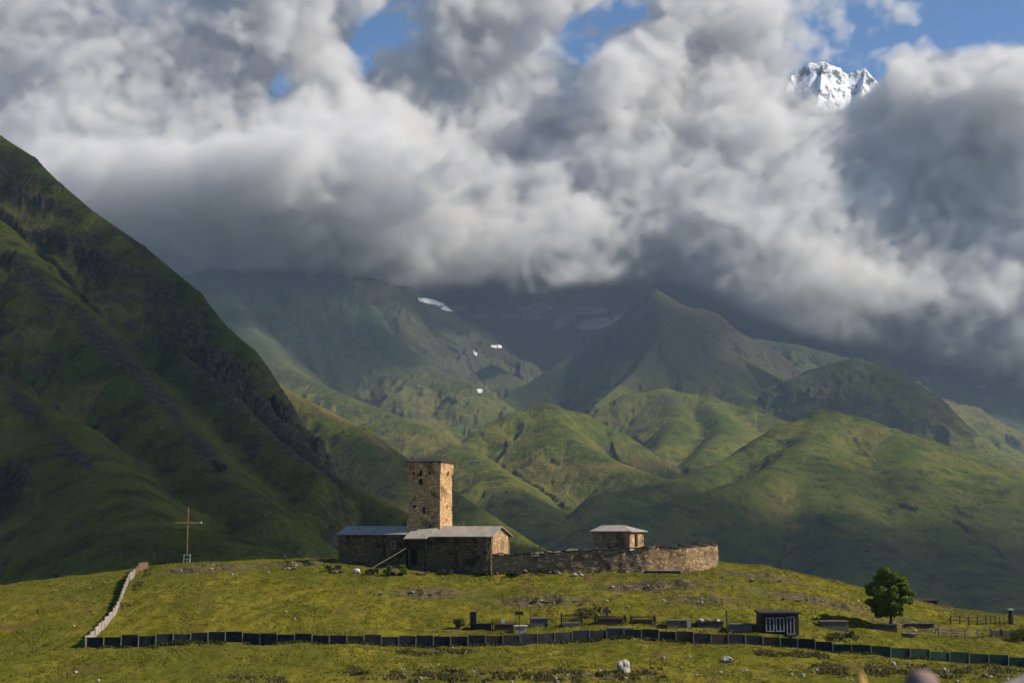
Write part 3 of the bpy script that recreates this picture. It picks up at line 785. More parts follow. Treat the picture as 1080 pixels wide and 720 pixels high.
# right hall, the church itself
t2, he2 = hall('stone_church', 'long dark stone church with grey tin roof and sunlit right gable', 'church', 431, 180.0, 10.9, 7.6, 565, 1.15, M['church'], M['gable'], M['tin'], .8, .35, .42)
pr = MB()
pr.add([(-.35, -1.0, he2 - .38), (2.7, -1.0, he2 - .38), (3.1, 2.2, he2 + .98), (.9, 2.2, he2 + .98)] + [(-.35, -1.0, he2 - .28), (2.7, -1.0, he2 - .28), (3.1, 2.2, he2 + 1.08), (.9, 2.2, he2 + 1.08)],
       [(3, 2, 1, 0), (4, 5, 6, 7), (0, 1, 5, 4), (1, 2, 6, 5), (2, 3, 7, 6), (3, 0, 4, 7)])
po = pr.build('porch_roof', M['tin'], t2)
for k in range(9): MB().box((.25 + k * .27, -.78, he2 - 1.0), (.16, .05, 1.05)).build('board', M['dwood'], t2)
MB().box((1.3, -.4, he2 - 1.55), (2.6, .9, .12)).build('porch_floor', M['dwood'], t2)
for x in (0, 2.55): MB().box((x, -.78, (he2 - .5) / 2), (.16, .16, he2 - .5)).build('porch_post', M['dwood'], t2)
MB().box((.75, -.02, he2 - 2.6), (.85, .12, 1.9)).build('door', M['black'], t2)

# courtyard wall: straight, then curving back at its right end
def wp(u, v_top, v_bot, Y):
    v_top += 1.6
    p = P(u, 585, Y); return (p.x, p.y, min(H1(p.x, p.y), zrow(v_bot, Y)) - .5, zrow(v_top, Y))
pa = [wp(520, 583.5, 606, 177.5), (wp(555, 583, 605, 177))]
pathA = [wp(520, 583.5, 606, 177.5), wp(556, 583, 605, 177.0), wp(598.5, 580.8, 602, 176.4)]
pathB = [wp(598.5, 580.5, 602, 176.4), wp(640, 578, 598, 176), wp(680, 576.2, 597, 175.8), wp(700, 575, 596, 176.2), wp(722, 574, 595, 177.0), wp(738, 573.2, 594, 178.6), wp(751, 573, 593, 181), wp(754.5, 573, 593, 184), wp(752, 574, 592, 187)]
yw = thing('courtyard_wall', 'long tan stone wall running right from the church and curving round in sunlight', 'wall')
rough_wall(pathA, 0, 0, .7, .45, 5, .10, .34).build('wall', M['yard'], yw)
rough_wall(pathB, 0, 0, .7, .45, 8, .10, .34).build('wall', M['yard'], yw)
cp = MB()
rnd = random.Random(4)
for path in (pathA, pathB):
    for i in range(len(path) - 1):
        a, b = Vector(path[i][:2]), Vector(path[i + 1][:2]); L_ = (b - a).length; k = 0
        ang = math.atan2(b.y - a.y, b.x - a.x)
        while k < L_:
            l = rnd.uniform(.4, .9); q = a.lerp(b, min(1, (k + l / 2) / L_)); z = path[i][3] + (path[i + 1][3] - path[i][3]) * min(1, k / L_) + .5 * .34 * float(pn(np.array(k * .8 + i * 5), np.array(2.2)))
            cp.box((q.x, q.y, z + rnd.uniform(.02, .1)), (l * .96, rnd.uniform(.7, .95), rnd.uniform(.12, .22)), ang + rnd.uniform(-.08, .08), rnd.uniform(-.06, .06)); k += l
cp.build('coping', M['slate'], yw)
a = P(594.5, 585, 176.9); MB().box((a.x, a.y + .1, zrow(590, 176.9)), (.75, .86, 1.7)).build('door', M['black'], yw)  # black block; the doorway's shade is in its colour
# wall on the far side of the yard, its top of pale loose stones
fw = thing('far_wall', 'pale loose stone wall top showing behind the courtyard wall', 'wall')
pf = [wp(560, 581.5, 600, 183), wp(610, 577.0, 600, 184), wp(628, 576, 600, 184), wp(640, 576, 598, 183)]
rough_wall(pf, 0, 0, .6, .4, 21, .08, .25).build('wall', M['coping'], fw)
fr = thing('timber_rails', 'broken timber rails standing on the wall beside the church gable', 'railing')
p = P(544, 583, 178.5); 
for k in range(5): MB().box((p.x + k * .75, p.y, zrow(579.5, 178.5)), (.1, .1, 1.5), rx=.03 * k).build('post', M['wood'], fr)
for dz in (0, 4.2): MB().box((p.x + 1.5, p.y - .08, zrow(577.2 + dz, 178.5)), (3.5, .05, .09)).build('rail', M['wood'], fr)

# small house in the yard
hr = -math.radians(27)
hp = P(664, 566, 182.0)
hb = H1(hp.x, hp.y) - .3; hh = zrow(560.5, 182) - hb
th_ = thing('stone_house', 'small brown stone house with a hipped tin roof, above the courtyard wall', 'house', (hp.x, hp.y, hb), hr)
lx, ly = 5.0, 4.8
for pth, mt in (([(-lx, .3, 0, hh), (0, .3, 0, hh)], 'yard'), ([(-lx, ly - .3, 0, hh), (0, ly - .3, 0, hh)], 'yard'), ([(-.3, 0.02, 0, hh), (-.3, ly, 0, hh)], 'gable'), ([(-lx + .3, 0.02, 0, hh), (-lx + .3, ly, 0, hh)], 'yard')):  # right-hand wall takes the lighter stone with sunlight in its colour
    rough_wall(pth, 0, 0, .58, .4, 6, .05, 0).build('wall', M[mt], th_)
o = .42; r = MB()
r.add([(-lx - o, -o, hh), (o, -o, hh), (o, ly + o, hh), (-lx - o, ly + o, hh), (-lx - o, -o, hh + .09), (o, -o, hh + .09), (o, ly + o, hh + .09), (-lx - o, ly + o, hh + .09), (-lx * .95, ly * .5, hh + .85), (-lx * .35, ly * .5, hh + .85)],
      [(3, 2, 1, 0), (0, 1, 5, 4), (1, 2, 6, 5), (2, 3, 7, 6), (3, 0, 4, 7), (4, 5, 9, 8), (6, 7, 8, 9), (5, 6, 9), (7, 4, 8)])
r.build('roof', M['tin'], th_)
MB().box((.02, ly * .45, hh - 1.1), (.12, .8, 1.5)).build('door', M['black'], th_)

# leaning pole, basin
a = ground_at(386, 603); b_ = P(428, 578, 178.6)
tag(MB().tube([a + Vector((0, 0, .05)), b_], .07, 7).build('pole', M['wood'], None), 'long pale pole leaning from the grass up to the church porch', 'pole')
g = ground_at(376, 604)
bs = MB()
for (z0, r0), (z1, r1) in zip([(0, .2), (.12, .36), (.35, .42), (.42, .40)], [(.12, .36), (.35, .42), (.42, .40), (.30, .34)]): pass
me = rock_mesh(.40, 77, .75, 3, 'white_boulder'); me.materials.append(M['white']); me.polygons.foreach_set('use_smooth', [True] * len(me.polygons))
o = bpy.data.objects.new('white_boulder', me); COL.objects.link(o); o.location = g + Vector((0, 0, .25)); tag(o, 'small white boulder on the grass at the foot of the leaning pole', 'boulder')

# wooden cross
g = ground_at(197, 593.5)
cr = thing('wooden_cross', 'tall thin brown wooden cross on the brow of the knoll', 'cross', g, math.radians(26))
hgt = zrow(534, g.y) - g.z
MB().box((0, 0, hgt / 2 - .2), (.13, .13, hgt + .4)).build('upright', M['cwood'], cr)
za = zrow(551, g.y) - g.z
MB().box((0, -.12, za), (3.6, .11, .15)).build('crossbar', M['cwood'], cr)
MB().box((1.75, -.12, za + .03), (.14, .16, .24)).build('end_plate', M['white'], cr)
sg = thing('notice_frame', 'small white framed notice at the foot of the wooden cross', 'sign', g + Vector((.1, -.5, 0)), math.radians(-8))
for x in (-.42, .42): MB().box((x, 0, .55), (.08, .08, 1.3), ry=.06).build('leg', M['white'], sg)
MB().box((0, -.02, 1.08), (1.05, .06, .10)).build('rail', M['white'], sg)
MB().box((0, -.02, .55), (1.05, .06, .08)).build('rail', M['white'], sg)
MB().box((0.15, .02, .8), (.5, .03, .42)).build('panel', M['conc'], sg)
g = ground_at(300, 590.5)
tag(MB().box((0, 0, .35), (.32, .28, .75), taper=.7).box((0, 0, .8), (.2, .2, .25), taper=.8).build('marker_stone', M['drock'], None, loc=g), 'tiny dark upright stone on the skyline between cross and church', 'stone')

# ------------------------------------------------------------------ fences
def panel_fence(name, label, mat, us, Yf, h, post_h, seed, name_panel='panel'):
    t = thing(name, label, 'fence'); rnd = random.Random(seed)
    pts = [Vector((P(u, 680, Yf(u)).x, Yf(u), H1(P(u, 680, Yf(u)).x, Yf(u)))) for u in us]
    zs = [p.z for p in pts]
    for i, p in enumerate(pts): w_ = zs[max(0, i - 4):i + 5]; p.z = .25 * p.z + .75 * sum(w_) / len(w_)
    for i in range(len(pts) - 1):
        a, b = pts[i], pts[i + 1]; d = b - a; L_ = math.hypot(d.x, d.y); rz = math.atan2(d.y, d.x)
        nx, nz = max(2, 5), 3
        zt = (a.z + b.z) / 2 + h + rnd.uniform(-.10, .08); zb = min(a.z, b.z) - .3
        m = MB(); tl = rnd.uniform(-.02, .02)
        m.box(((a.x + b.x) / 2, (a.y + b.y) / 2, (zt + zb) / 2), (L_ - .06, .05, zt - zb), rz, ry=-math.atan2(d.z, L_) * .5 + rnd.uniform(-.008, .008), rx=rnd.uniform(-.05, .05))
        mt = mat[0] if rnd.random() > .14 or len(mat) == 1 else mat[1]
        m.build(name_panel, mt, t)
    for p in pts:
        MB().box((p.x, p.y - .06, p.z + post_h / 2 - .1), (.075, .08, post_h + .2 + rnd.uniform(-.12, .06)), rx=rnd.uniform(-.03, .03), ry=rnd.uniform(-.03, .03)).build('post', M['cpost'], t)
    return t
yfn = lambda u: 140 + 1.2 * math.sin(u / 90.0) + .5 * math.sin(u / 31)
us = list(np.arange(91, 880, 18.3))
M['rustsheet'] = plain('rusty_sheet', (.050, .030, .024), .8, .4, 2, .02)
panel_fence('sheet_fence', 'long dark slate-blue sheet fence with pale posts along the foot of the knoll', [M['sheet'], M['rustsheet']], us, yfn, .98, 1.02, 3)
us2 = [us[-1] + .6] + list(np.arange(us[-1] + 20, 1130, 20.6))
panel_fence('green_fence', 'green sheet fence continuing the dark one to the right', [M['green']], us2, yfn, 1.04, 1.08, 5)
# fence climbing the knoll on the left, boards lit by the sun
dp = [(91, 683), (100, 672.5), (110, 662.5), (119, 651), (125, 641), (129, 630), (133, 619.5), (138, 611), (146, 603), (156, 598)]
dpts = [ground_at(u, v) for u, v in dp]
dpts[0] = Vector((P(91, 680, yfn(91)).x - .15, yfn(91), H1(P(91, 680, yfn(91)).x, yfn(91))))
lf = thing('board_fence', 'pale stepped board fence climbing the left side of the knoll', 'fence')
seg = []
for i in range(len(dpts) - 1):
    a, b = dpts[i], dpts[i + 1]; n_ = max(1, round((b - a).xy.length / 1.9))
    seg += [a.lerp(b, k / n_) for k in range(n_)]
seg.append(dpts[-1]); rnd = random.Random(9)
for i in range(len(seg) - 1):
    a, b = seg[i], seg[i + 1]; d = b - a; L_ = d.xy.length; rz = math.atan2(d.y, d.x)
    z0 = (H1(a.x, a.y) + H1(b.x, b.y)) / 2
    last = i >= len(seg) - 4
    MB().box(((a.x + b.x) / 2, (a.y + b.y) / 2, z0 + .4 + rnd.uniform(-.06, .06)), (L_ * 1.0, .05, 1.0 + rnd.uniform(0, .2)), rz + rnd.uniform(-.05, .05), rx=rnd.uniform(-.06, .06)).build('board', M['redw'] if last else M['plank'], lf)
    MB().box((a.x, a.y, H1(a.x, a.y) + .45), (.1, .1, 1.25), rz).build('post', M['redw'] if last else M['plank'], lf)
def rail_fence(label, pts, h, rails, post_mat, rail_mat, name='rail_fence', step=1.8, seed=1):
    t = thing(name, label, 'fence'); rnd = random.Random(seed)
    for i in range(len(pts) - 1):
        a, b = pts[i], pts[i + 1]; n_ = max(1, round((b - a).xy.length / step))
        for k in range(n_ + 1):
            q = a.lerp(b, k / n_); z = H1(q.x, q.y)
            MB().box((q.x, q.y, z + h / 2 - .1), (.11, .11, h + .2 + rnd.uniform(-.1, .15)), rnd.random(), rnd.uniform(-.06, .06), rnd.uniform(-.06, .06)).build('post', post_mat, t)
            if k < n_:
                q2 = a.lerp(b, (k + 1) / n_); z2 = H1(q2.x, q2.y)
                for f in rails: MB().tube([(q.x, q.y - .07, z + h * f + rnd.uniform(-.05, .05)), (q2.x, q2.y - .07, z2 + h * f + rnd.uniform(-.05, .05))], .04, 5).build('rail', rail_mat, t)
    return t
rail_fence('weathered timber rail fence in the grass right of the tree', [ground_at(990, 672), ground_at(1018, 673), ground_at(1044, 672)], 1.0, (.35, .6, .9), M['wood'], M['wood'], seed=2)
rail_fence('thin dark post fence along the skyline at the far right', [ground_at(1003, 658), ground_at(1040, 658), ground_at(1064, 658)], 1.0, (.5, .9), M['rust'], M['rust'], seed=3, step=1.6)
t = thing('plank_fence', 'low dark plank barrier at the right edge of the picture', 'fence')
a, b = ground_at(1045, 671), ground_at(1100, 672); d = b - a
for k in range(5):
    q = a.lerp(b, k / 5); q2 = a.lerp(b, (k + 1) / 5); c = (q + q2) / 2
    MB().box((c.x, c.y, H1(c.x, c.y) + .42), ((q2 - q).length - .04, .06, .55), math.atan2(d.y, d.x), ry=.01 * (k % 3 - 1)).build('plank', M['dwood'], t)
    MB().box((q.x, q.y - .08, H1(q.x, q.y) + .4), (.12, .1, .95)).build('post', M['dwood'], t)

# ------------------------------------------------------------------ hut and graves
g0, g1 = ground_at(802, 667), ground_at(841, 667.5)
ang = math.atan2(g1.y - g0.y, g1.x - g0.x) * .3 - .06
s_ = g0.y / F; wd = 39 * s_; ht = 22.0 * s_
hut = thing('wooden_hut', 'small dark flat-roofed hut with two white windows and a door', 'hut', ((g0.x + g1.x) / 2, g0.y, min(g0.z, g1.z) - .1), ang)
D_ = 2.4; ht += .1
MB().box((0, D_ / 2, ht / 2 - .04), (wd, D_, ht - .08)).build('wall', M['dwood'], hut)
MB().box((0, D_ / 2 - .1, ht + .03), (wd + .4, D_ + .5, .14), rx=.03).build('roof', M['slate'], hut)
for k in range(15): 
    pass
def framed(x0, x1, z0, z1, nm, mull=1):
    w = x1 - x0; h = z1 - z0; f = .085
    m = MB()
    m.box((x0 + f / 2, -.05, (z0 + z1) / 2), (f, .1, h)).box((x1 - f / 2, -.05, (z0 + z1) / 2), (f, .1, h)).box(((x0 + x1) / 2, -.05, z1 - f / 2), (w - 2 * f, .1, f)).box(((x0 + x1) / 2, -.05, z0 + f / 2), (w - 2 * f, .1, f))
    for k in range(mull): m.box((x0 + w * (k + 1) / (mull + 1), -.05, (z0 + z1) / 2), (f, .1, h - 2 * f))
    o = m.build(nm, M['frame'], hut)
    MB().box(((x0 + x1) / 2, -.02, (z0 + z1) / 2), (w - .1, .03, h - .1)).build('pane', M['glass'], o)
px = lambda u: (u - 821.5) * s_
framed(px(806.5), px(815.2), .38, 1.75, 'window'); framed(px(817.0), px(825.8), .38, 1.75, 'window'); framed(px(828.3), px(836.5), .10, 1.85, 'door', 1)
MB().box((px(832), -.35, .12), (.9, .5, .2)).build('step', M['conc'], hut)

def slab(name, label, cat, u0, u1, v_top, v_bot, depth, mat, rz=0, top=None, extra=None):
    a, b = ground_at(u0, v_bot), ground_at(u1, v_bot); c = (a + b) / 2; s = c.y / F
    w_, h_ = (u1 - u0) * s, (v_bot - v_top) * s
    t = thing(name, label, cat, (c.x, c.y, c.z), rz)
    MB().box((0, depth / 2, h_ / 2 - .1), (w_, depth, h_ + .2 - .1), taper=.97).build('base', M[mat], t)
    MB().box((0, depth / 2, h_ - .035), (w_ + .12, depth + .12, .10)).build('top_slab', M[top or mat], t)
    if extra: extra(t, w_, h_, depth, s)
    return t
def stele(dx, w, h, mat='marble', d=.15, y=.2):
    def f(t, w_, h_, depth, s):
        o = MB().box((dx, y, h_ + h / 2 - .08), (w, d, h), taper=.92).build('headstone', M[mat], t)
        MB().box((dx, y + d * .55, h_ + h / 2 - .05), (w + .14, .08, h + .14), taper=.9).build('headstone_back', M['pale'], t)
    return f
def fence_round(h, n, mat='rust', cross=False):
    def f(t, w_, h_, depth, s):
        d2 = depth + .9; w2 = w_ + .5; y0 = -.45
        for (x0, yy0, x1, yy1) in ((-w2 / 2, y0, w2 / 2, y0), (w2 / 2, y0, w2 / 2, y0 + d2), (w2 / 2, y0 + d2, -w2 / 2, y0 + d2), (-w2 / 2, y0 + d2, -w2 / 2, y0)):
            m = MB(); L_ = math.hypot(x1 - x0, yy1 - yy0); k_ = max(2, int(L_ / .22))
            for k in range(k_): m.box((x0 + (x1 - x0) * k / k_, yy0 + (yy1 - yy0) * k / k_, h / 2 - .1), (.035, .035, h + .2))
            for z in (h * .35, h * .92): m.tube([(x0, yy0, z), (x1, yy1, z)], .025, 5)
            m.build('railing', M[mat], t)
        for x in (-w2 / 2, w2 / 2):
            for y in (y0, y0 + d2): MB().box((x, y, h * .55), (.08, .08, h * 1.25)).build('corner_post', M[mat], t)
    return f
def both(*fs):
    def f(*a):
        for q in fs: q(*a)
    return f
slab('grave', 'black upright headstone with pale edge on a dark slab, leftmost grave', 'grave', 496, 518, 657.5, 664, 1.2, 'marble', extra=stele(-.75, .62, 1.25))
slab('grave', 'dark low grave with small white plaque, just right of the black headstone', 'grave', 522, 541, 658, 665, 1.1, 'drock', extra=both(fence_round(.9, 5), lambda t, w, h, d, s: MB().box((-.1, .3, h + .25), (.35, .1, .45)).build('plaque', M['white'], t)))
slab('grave', 'pale low grave edge behind the post with the small dark board', 'grave', 543, 556, 660, 667, 1.0, 'pale')
slab('grave', 'grey concrete box grave with thin iron rods at its corners', 'grave', 559, 578, 652, 661, 1.3, 'conc', extra=lambda t, w, h, d, s: [MB().tube([(x, 0, 0), (x, 0, 1.9)], .03, 5).build('rod', M['rust'], t) for x in (-w / 2 + .05, w / 2 - .1)])
slab('grave', 'low grave inside an open thin railing, right of the concrete box grave', 'grave', 595, 611, 656.5, 660, 1.0, 'pale', extra=fence_round(1.15, 6))
def gcross(t, w_, h_, d, s):
    m = MB().box((-.35, .3, h_ + .55), (.28, .2, 1.25)).box((-.35, .3, h_ + .75), (.75, .18, .25)); m.build('stone_cross', M['drock'], t)
slab('grave', 'dark grave with a stubby black stone cross above the fence', 'grave', 631, 657, 652, 658, 1.2, 'drock', extra=both(gcross, fence_round(.75, 5)))
slab('grave', 'flat pale grave slab lying low in front of the stubby cross', 'grave', 643, 668, 662, 665.5, .9, 'pale', top='conc')
slab('grave', 'small dark railed grave between the stone cross and the timber-sided plot', 'grave', 669, 688, 653, 658, 1.0, 'drock', extra=fence_round(.8, 5))
slab('grave', 'brown timber-sided grave plot with a pale corner stone', 'grave', 704, 729, 654, 662.5, 1.4, 'wood', extra=lambda t, w, h, d, s: MB().box((w / 2 - .25, -.06, h / 2), (.4, .1, h * .9)).build('corner_stone', M['pale'], t))
slab('grave', 'dark grave plot with broken pale stones on top, left of the thin pole', 'grave', 736, 763, 655, 662, 1.4, 'drock', extra=lambda t, w, h, d, s: [MB().box((x, .2, h + .1), (.5, .4, .2), rz=x, ry=.2).build('loose_stone', M['pale'], t) for x in (-.9, -.2, .7)])
slab('concrete_block', 'long grey concrete block between the thin pole and the hut', 'block', 770, 793, 658, 666, 1.2, 'conc')
slab('stone_bench', 'long dark stone bench with pale top below the sunlit wall end', 'bench', 683, 718, 601, 604.5, .8, 'drock', top='pale')
slab('grave', 'weathered grey plank-sided box in the grass right of the hut', 'grave', 866, 895, 655, 664, 1.5, 'wood')
slab('low_wall', 'dark low wall in the shade under the leafy tree', 'wall', 921, 946, 658.5, 666, 1.0, 'drock', top='slate')
slab('stone_table', 'dark flat slab on stones right of the tree trunk', 'slab', 957, 985, 657.5, 661.5, .9, 'drock', top='slate')
# poles
def pole(name, label, u, v0, v1, r, mat, lean=0, cap=None, y=None):
    g = ground_at(u, v1) if y is None else Vector((P(u, v1, y).x, y, H1(P(u, v1, y).x, y)))
    h = zrow(v0, g.y) - g.z
    t = thing(name, label, 'post', g)
    MB().tube([(0, 0, -.2), (lean * .5, 0, h * .5), (lean, 0, h)], [r, r, r * .85], 7).build('shaft', M[mat], t)
    if cap: MB().box((lean, 0, h + cap[2] / 2), cap).build('cap', M['white'], t)
    return t, h
pole('iron_pole', 'thin dark iron pole standing just behind the fence left of the hut', 768, 643, 679, .075, 'rust', -.12, y=141.6)
t, h = pole('sign_post', 'thin post carrying a small dark blank board among the graves', 547.5, 637, 668, .04, 'rust', .03)
MB().box((.0, -.06, h - .85), (.85, .05, .36)).build('board', M['slate'], t)
pole('thin_stake', 'thin stake with a white tip on the slope below the wall', 562.5, 607, 621, .03, 'rust', .02, (.14, .14, .14))
t, h = pole('marker_post', 'thick dark post with a white cap at the far right skyline', 1066.5, 643, 658, .30, 'dwood', 0, (.62, .62, .16))
# two dark sheds beyond the brow on the right
for (u0, u1, vt, Y, lab) in ((964, 990, 630.5, 205, 'dark shed roof peeking over the slope behind the tree, left of two'), (990, 1010, 637.5, 205, 'dark shed roof over the slope, the lower right one of two')):
    a = P(u0, vt, Y); b = P(u1, vt, Y); zg = min(H1(a.x, Y), H1(b.x, Y)) - .3
    t = thing('shed', lab, 'shed', ((a.x + b.x) / 2, Y, zg), .05)
    hh_ = a.z - zg; w_ = b.x - a.x
    MB().box((0, 1.5, hh_ / 2 - .2), (w_ - .3, 3, hh_ - .4)).build('wall', M['dwood'], t)
    MB().box((0, 1.5, hh_ - .25), (w_, 3.6, .12), rx=.05).build('roof', M['dwood'], t)
    MB().box((-w_ * .2, -.03, hh_ * .4), (.8, .08, hh_ * .6)).build('door', M['black'], t)

# ------------------------------------------------------------------ stones
def stone(u, v, r, seed, mat, label, name='stone', cat='stone', group=None, flat=.7, sub=2, sink=.35):
    g = ground_at(u, v)
    me = rock_mesh(r, seed, flat, sub, name); me.materials.append(M[mat])
    o = bpy.data.objects.new(name, me); COL.objects.link(o); o.location = g + Vector((0, 0, r * flat * (1 - sink) * .8)); o.rotation_euler = (0, 0, seed * 1.3)
    return tag(o, label, cat, group)
stone(658, 709, .62, 3, 'rock', 'largest pale boulder in the foreground meadow, upright and pointed', 'boulder', 'boulder', flat=1.15, sub=3, sink=.2)
stone(767, 698, .55, 6, 'rock', 'flat pale boulder in the meadow below the fence, right of the upright one', 'boulder', 'boulder', flat=.55, sub=3, sink=.1)
stone(942, 701.5, .26, 8, 'rock', 'round pale boulder at the foot of the green fence', 'boulder', 'boulder', flat=.9)
stone(959, 671, .75, 12, 'conc', 'low grey boulder in the grass below the tree', 'boulder', 'boulder', flat=.4)
rnd = random.Random(31)
spots = [(468, 690), (477, 684), (483, 686), (365, 665.5), (205, 668), (78, 660), (80, 709), (104, 718), (63, 694), (444, 716), (532, 713), (540, 719), (562, 713), (588, 719), (634, 709), (636, 716), (586, 717), (597, 716), (660, 716), (735, 712), (760, 709), (787, 707), (806, 719),
         (834, 707), (835, 712), (847, 713), (862, 708), (890, 701), (928, 708), (929, 706), (967, 708), (996, 706), (1000, 709), (1040, 713), (1045, 714), (1063, 717), (1010, 719), (898, 717), (893, 716), (455, 702), (462, 701), (700, 694), (727, 693), (302, 645), (310, 653), (555, 606), (558, 639), (700, 634), (662, 640), (740, 636), (838, 630), (845, 627), (95, 620), (110, 614), (87, 616), (118, 612), (245, 606), (275, 608), (283, 604), (890, 628), (905, 634)]
for i, (u, v) in enumerate(spots):
    stone(u, v, rnd.uniform(.10, .22) * (1.0 if v > 690 else 1.1), 40 + i, 'rock', 'small pale stone lying loose in the meadow grass', 'stone', 'stone', 'small pale stones scattered over the meadow', rnd.uniform(.5, .9), 1)
for i in range(120):   # more of the same in the stony strip at the bottom of the picture
    u = rnd.uniform(380, 1090); v = 705 + abs(rnd.gauss(0, 7))
    if v > 724: continue
    stone(u, v, rnd.uniform(.05, .13), 140 + i, 'rock' if rnd.random() < .6 else 'conc', 'small pale stone lying loose in the meadow grass', 'stone', 'stone', 'small pale stones scattered over the meadow', rnd.uniform(.4, .8), 1)
# rubble at the foot of the walls and in the gap of the courtyard wall
rub = [(596, 596), (600, 598), (604, 601), (609, 603), (613, 606), (598, 602), (590, 604), (585, 602), (606, 606)]
for i, (u, v) in enumerate(rub):
    stone(u, v + 1, rnd.uniform(.22, .4), 300 + i, 'pale' if i % 2 else 'rock', 'pale fallen stone block spilling down from the gap in the courtyard wall', 'fallen_stone', 'stone', 'fallen blocks at the gap in the courtyard wall', .6)
for i in range(46):
    u = rnd.uniform(345, 690); v = 603.5 - max(0, (u - 560)) * .055 + rnd.uniform(-1.5, 2.5)
    stone(u, v, rnd.uniform(.22, .5), 400 + i, 'drock', 'dark rubble stone lying along the foot of the church walls', 'rubble_stone', 'stone', 'dark rubble stones along the foot of the walls', .6)
for k, (u, v, Y, rx, ry, dep) in enumerate(BANKS):
    for i in range(7):
        g = (u + rnd.gauss(0, 1) * rx * F / Y * .5, v + rnd.gauss(0, 1.2))
        stone(g[0], g[1], rnd.uniform(.12, .32), 600 + k * 9 + i, 'rock' if rnd.random() < .3 else 'drock', 'brown stone sticking out of an eroded bank on the knoll', 'bank_stone', 'stone', 'stones in the eroded banks of the knoll', .5, 1)

# ------------------------------------------------------------------ leaves
def leaf_mat(name, c1, c2):
    m, N, L, b = new_mat(name, .7)
    p = geopos(N)
    n = noise(N, L, p, 1.6, 3, .6); w = noise(N, L, p, 14, 2, .5)
    L.new(mix(N, L, rng(N, L, mth(N, L, 'ADD', mth(N, L, 'MULTIPLY', n, .5), mth(N, L, 'MULTIPLY', w, .5)), .42, .58), c1, c2), b.inputs['Base Color'])
    tr = N.new('ShaderNodeBsdfTranslucent'); tr.inputs[0].default_value = (*[k * 1.3 for k in c2], 1)
    ms = N.new('ShaderNodeMixShader'); ms.inputs[0].default_value = .22
    L.new(b.outputs[0], ms.inputs[1]); L.new(tr.outputs[0], ms.inputs[2]); L.new(ms.outputs[0], N['Material Output'].inputs[0])
    return m
M['leaf'] = leaf_mat('tree_leaf', (.055, .092, .012), (.13, .18, .026))
M['bushleaf'] = leaf_mat('bush_leaf', (.045, .065, .010), (.10, .11, .018))
M['weed'] = leaf_mat('weed_leaf', (.085, .055, .025), (.085, .085, .018))
M['darkleaf'] = leaf_mat('dark_leaf', (.018, .028, .010), (.035, .045, .014))
M['turf'] = leaf_mat('turf_blade', (.092, .097, .013), (.155, .133, .018))
M['bark'] = plain('bark', (.06, .045, .032), .9, .4, 5, .03)
def tri_cloud(name, C, size, mat, parent=None, seed=0, up=0.0, quad=True):
    """many small leaf faces at the points C (n x 3)"""
    r = np.random.default_rng(seed); n = len(C)
    a = r.normal(size=(n, 3)); a /= np.linalg.norm(a, axis=1)[:, None]
    b = r.normal(size=(n, 3)); b[:, 2] += up * 2; b -= a * (a * b).sum(1)[:, None]; b /= np.linalg.norm(b, axis=1)[:, None]
    s = size * r.uniform(.6, 1.35, (n, 1))
    V = np.stack([C - a * s * .5, C + b * s * .75 * 1.0, C + a * s * .5, C - b * s * .5], 1).reshape(-1, 3).astype(np.float32)
    me = bpy.data.meshes.new(name)
    me.vertices.add(len(V)); me.vertices.foreach_set('co', V.ravel())
    me.loops.add(n * 4); me.loops.foreach_set('vertex_index', np.arange(n * 4, dtype=np.int32))
    me.polygons.add(n); me.polygons.foreach_set('loop_start', np.arange(0, n * 4, 4, dtype=np.int32)); me.polygons.foreach_set('loop_total', np.full(n, 4, np.int32))
    me.update(); me.materials.append(mat)
    o = bpy.data.objects.new(name, me); COL.objects.link(o)
    if parent: o.parent = parent
    return o
def make_tree(u, v_base, v_top, width, label, seed):
    g = ground_at(u, v_base); s = g.y / F; H_ = (v_base - v_top) * s
    t = thing('leafy_tree', label, 'tree', g)
    rnd = random.Random(seed); r = np.random.default_rng(seed)
    tr = MB(); fork = Vector((.05, 0, H_ * .22))
    tr.tube([(0, 0, -.3), (.02, 0, H_ * .1), fork, (-.05, 0, H_ * .5), (.05, .1, H_ * .8)], [.26, .19, .16, .11, .04], 9)
    W_ = width * s / 2
    tips = []
    for k in range(16):
        az = k * 2.4; el = rnd.uniform(.1, 1.2); st = fork.lerp(Vector((0, 0, H_ * .65)), rnd.random())
        L_ = W_ * rnd.uniform(.6, .95) * (1 if el < .8 else 1.1)
        e = st + Vector((math.cos(az) * math.cos(el), math.sin(az) * math.cos(el), math.sin(el) * .9)) * L_
        tr.tube([st, st.lerp(e, .5) + Vector((0, 0, -.1)), e], [.07, .045, .02], 5); tips.append(e)
    tr.build('trunk', M['bark'], t)
    clumps = []
    c0 = np.array([-.1, 0, H_ * .57])
    for k in range(120):
        d = r.normal(size=3); d /= np.linalg.norm(d)
        rad = r.uniform(.45, 1.0) ** .6
        z = d[2]
        wz = W_ * (1.0 if z < 0.1 else 1.0 - .04 * z)
        p = c0 + d * np.array([wz * .88, wz * .85, H_ * .39]) * rad
        if p[2] < H_ * .20: continue
        clumps.append((p, rnd.uniform(.32, .62)))
    pts = []
    for p, q in clumps:
        k = int(330 * q / .45)
        d = r.normal(size=(k, 3)); d /= np.linalg.norm(d, axis=1)[:, None]
        pts.append(p + d * q * (r.uniform(.25, 1, (k, 1)) ** .5) * np.array([1, 1, .72]))
    tri_cloud('crown', np.concatenate(pts), .15, M['leaf'], t, seed)
    return t
make_tree(940, 664, 597.5, 53, 'lone round leafy tree with dark green crown standing right of the hut', 5)
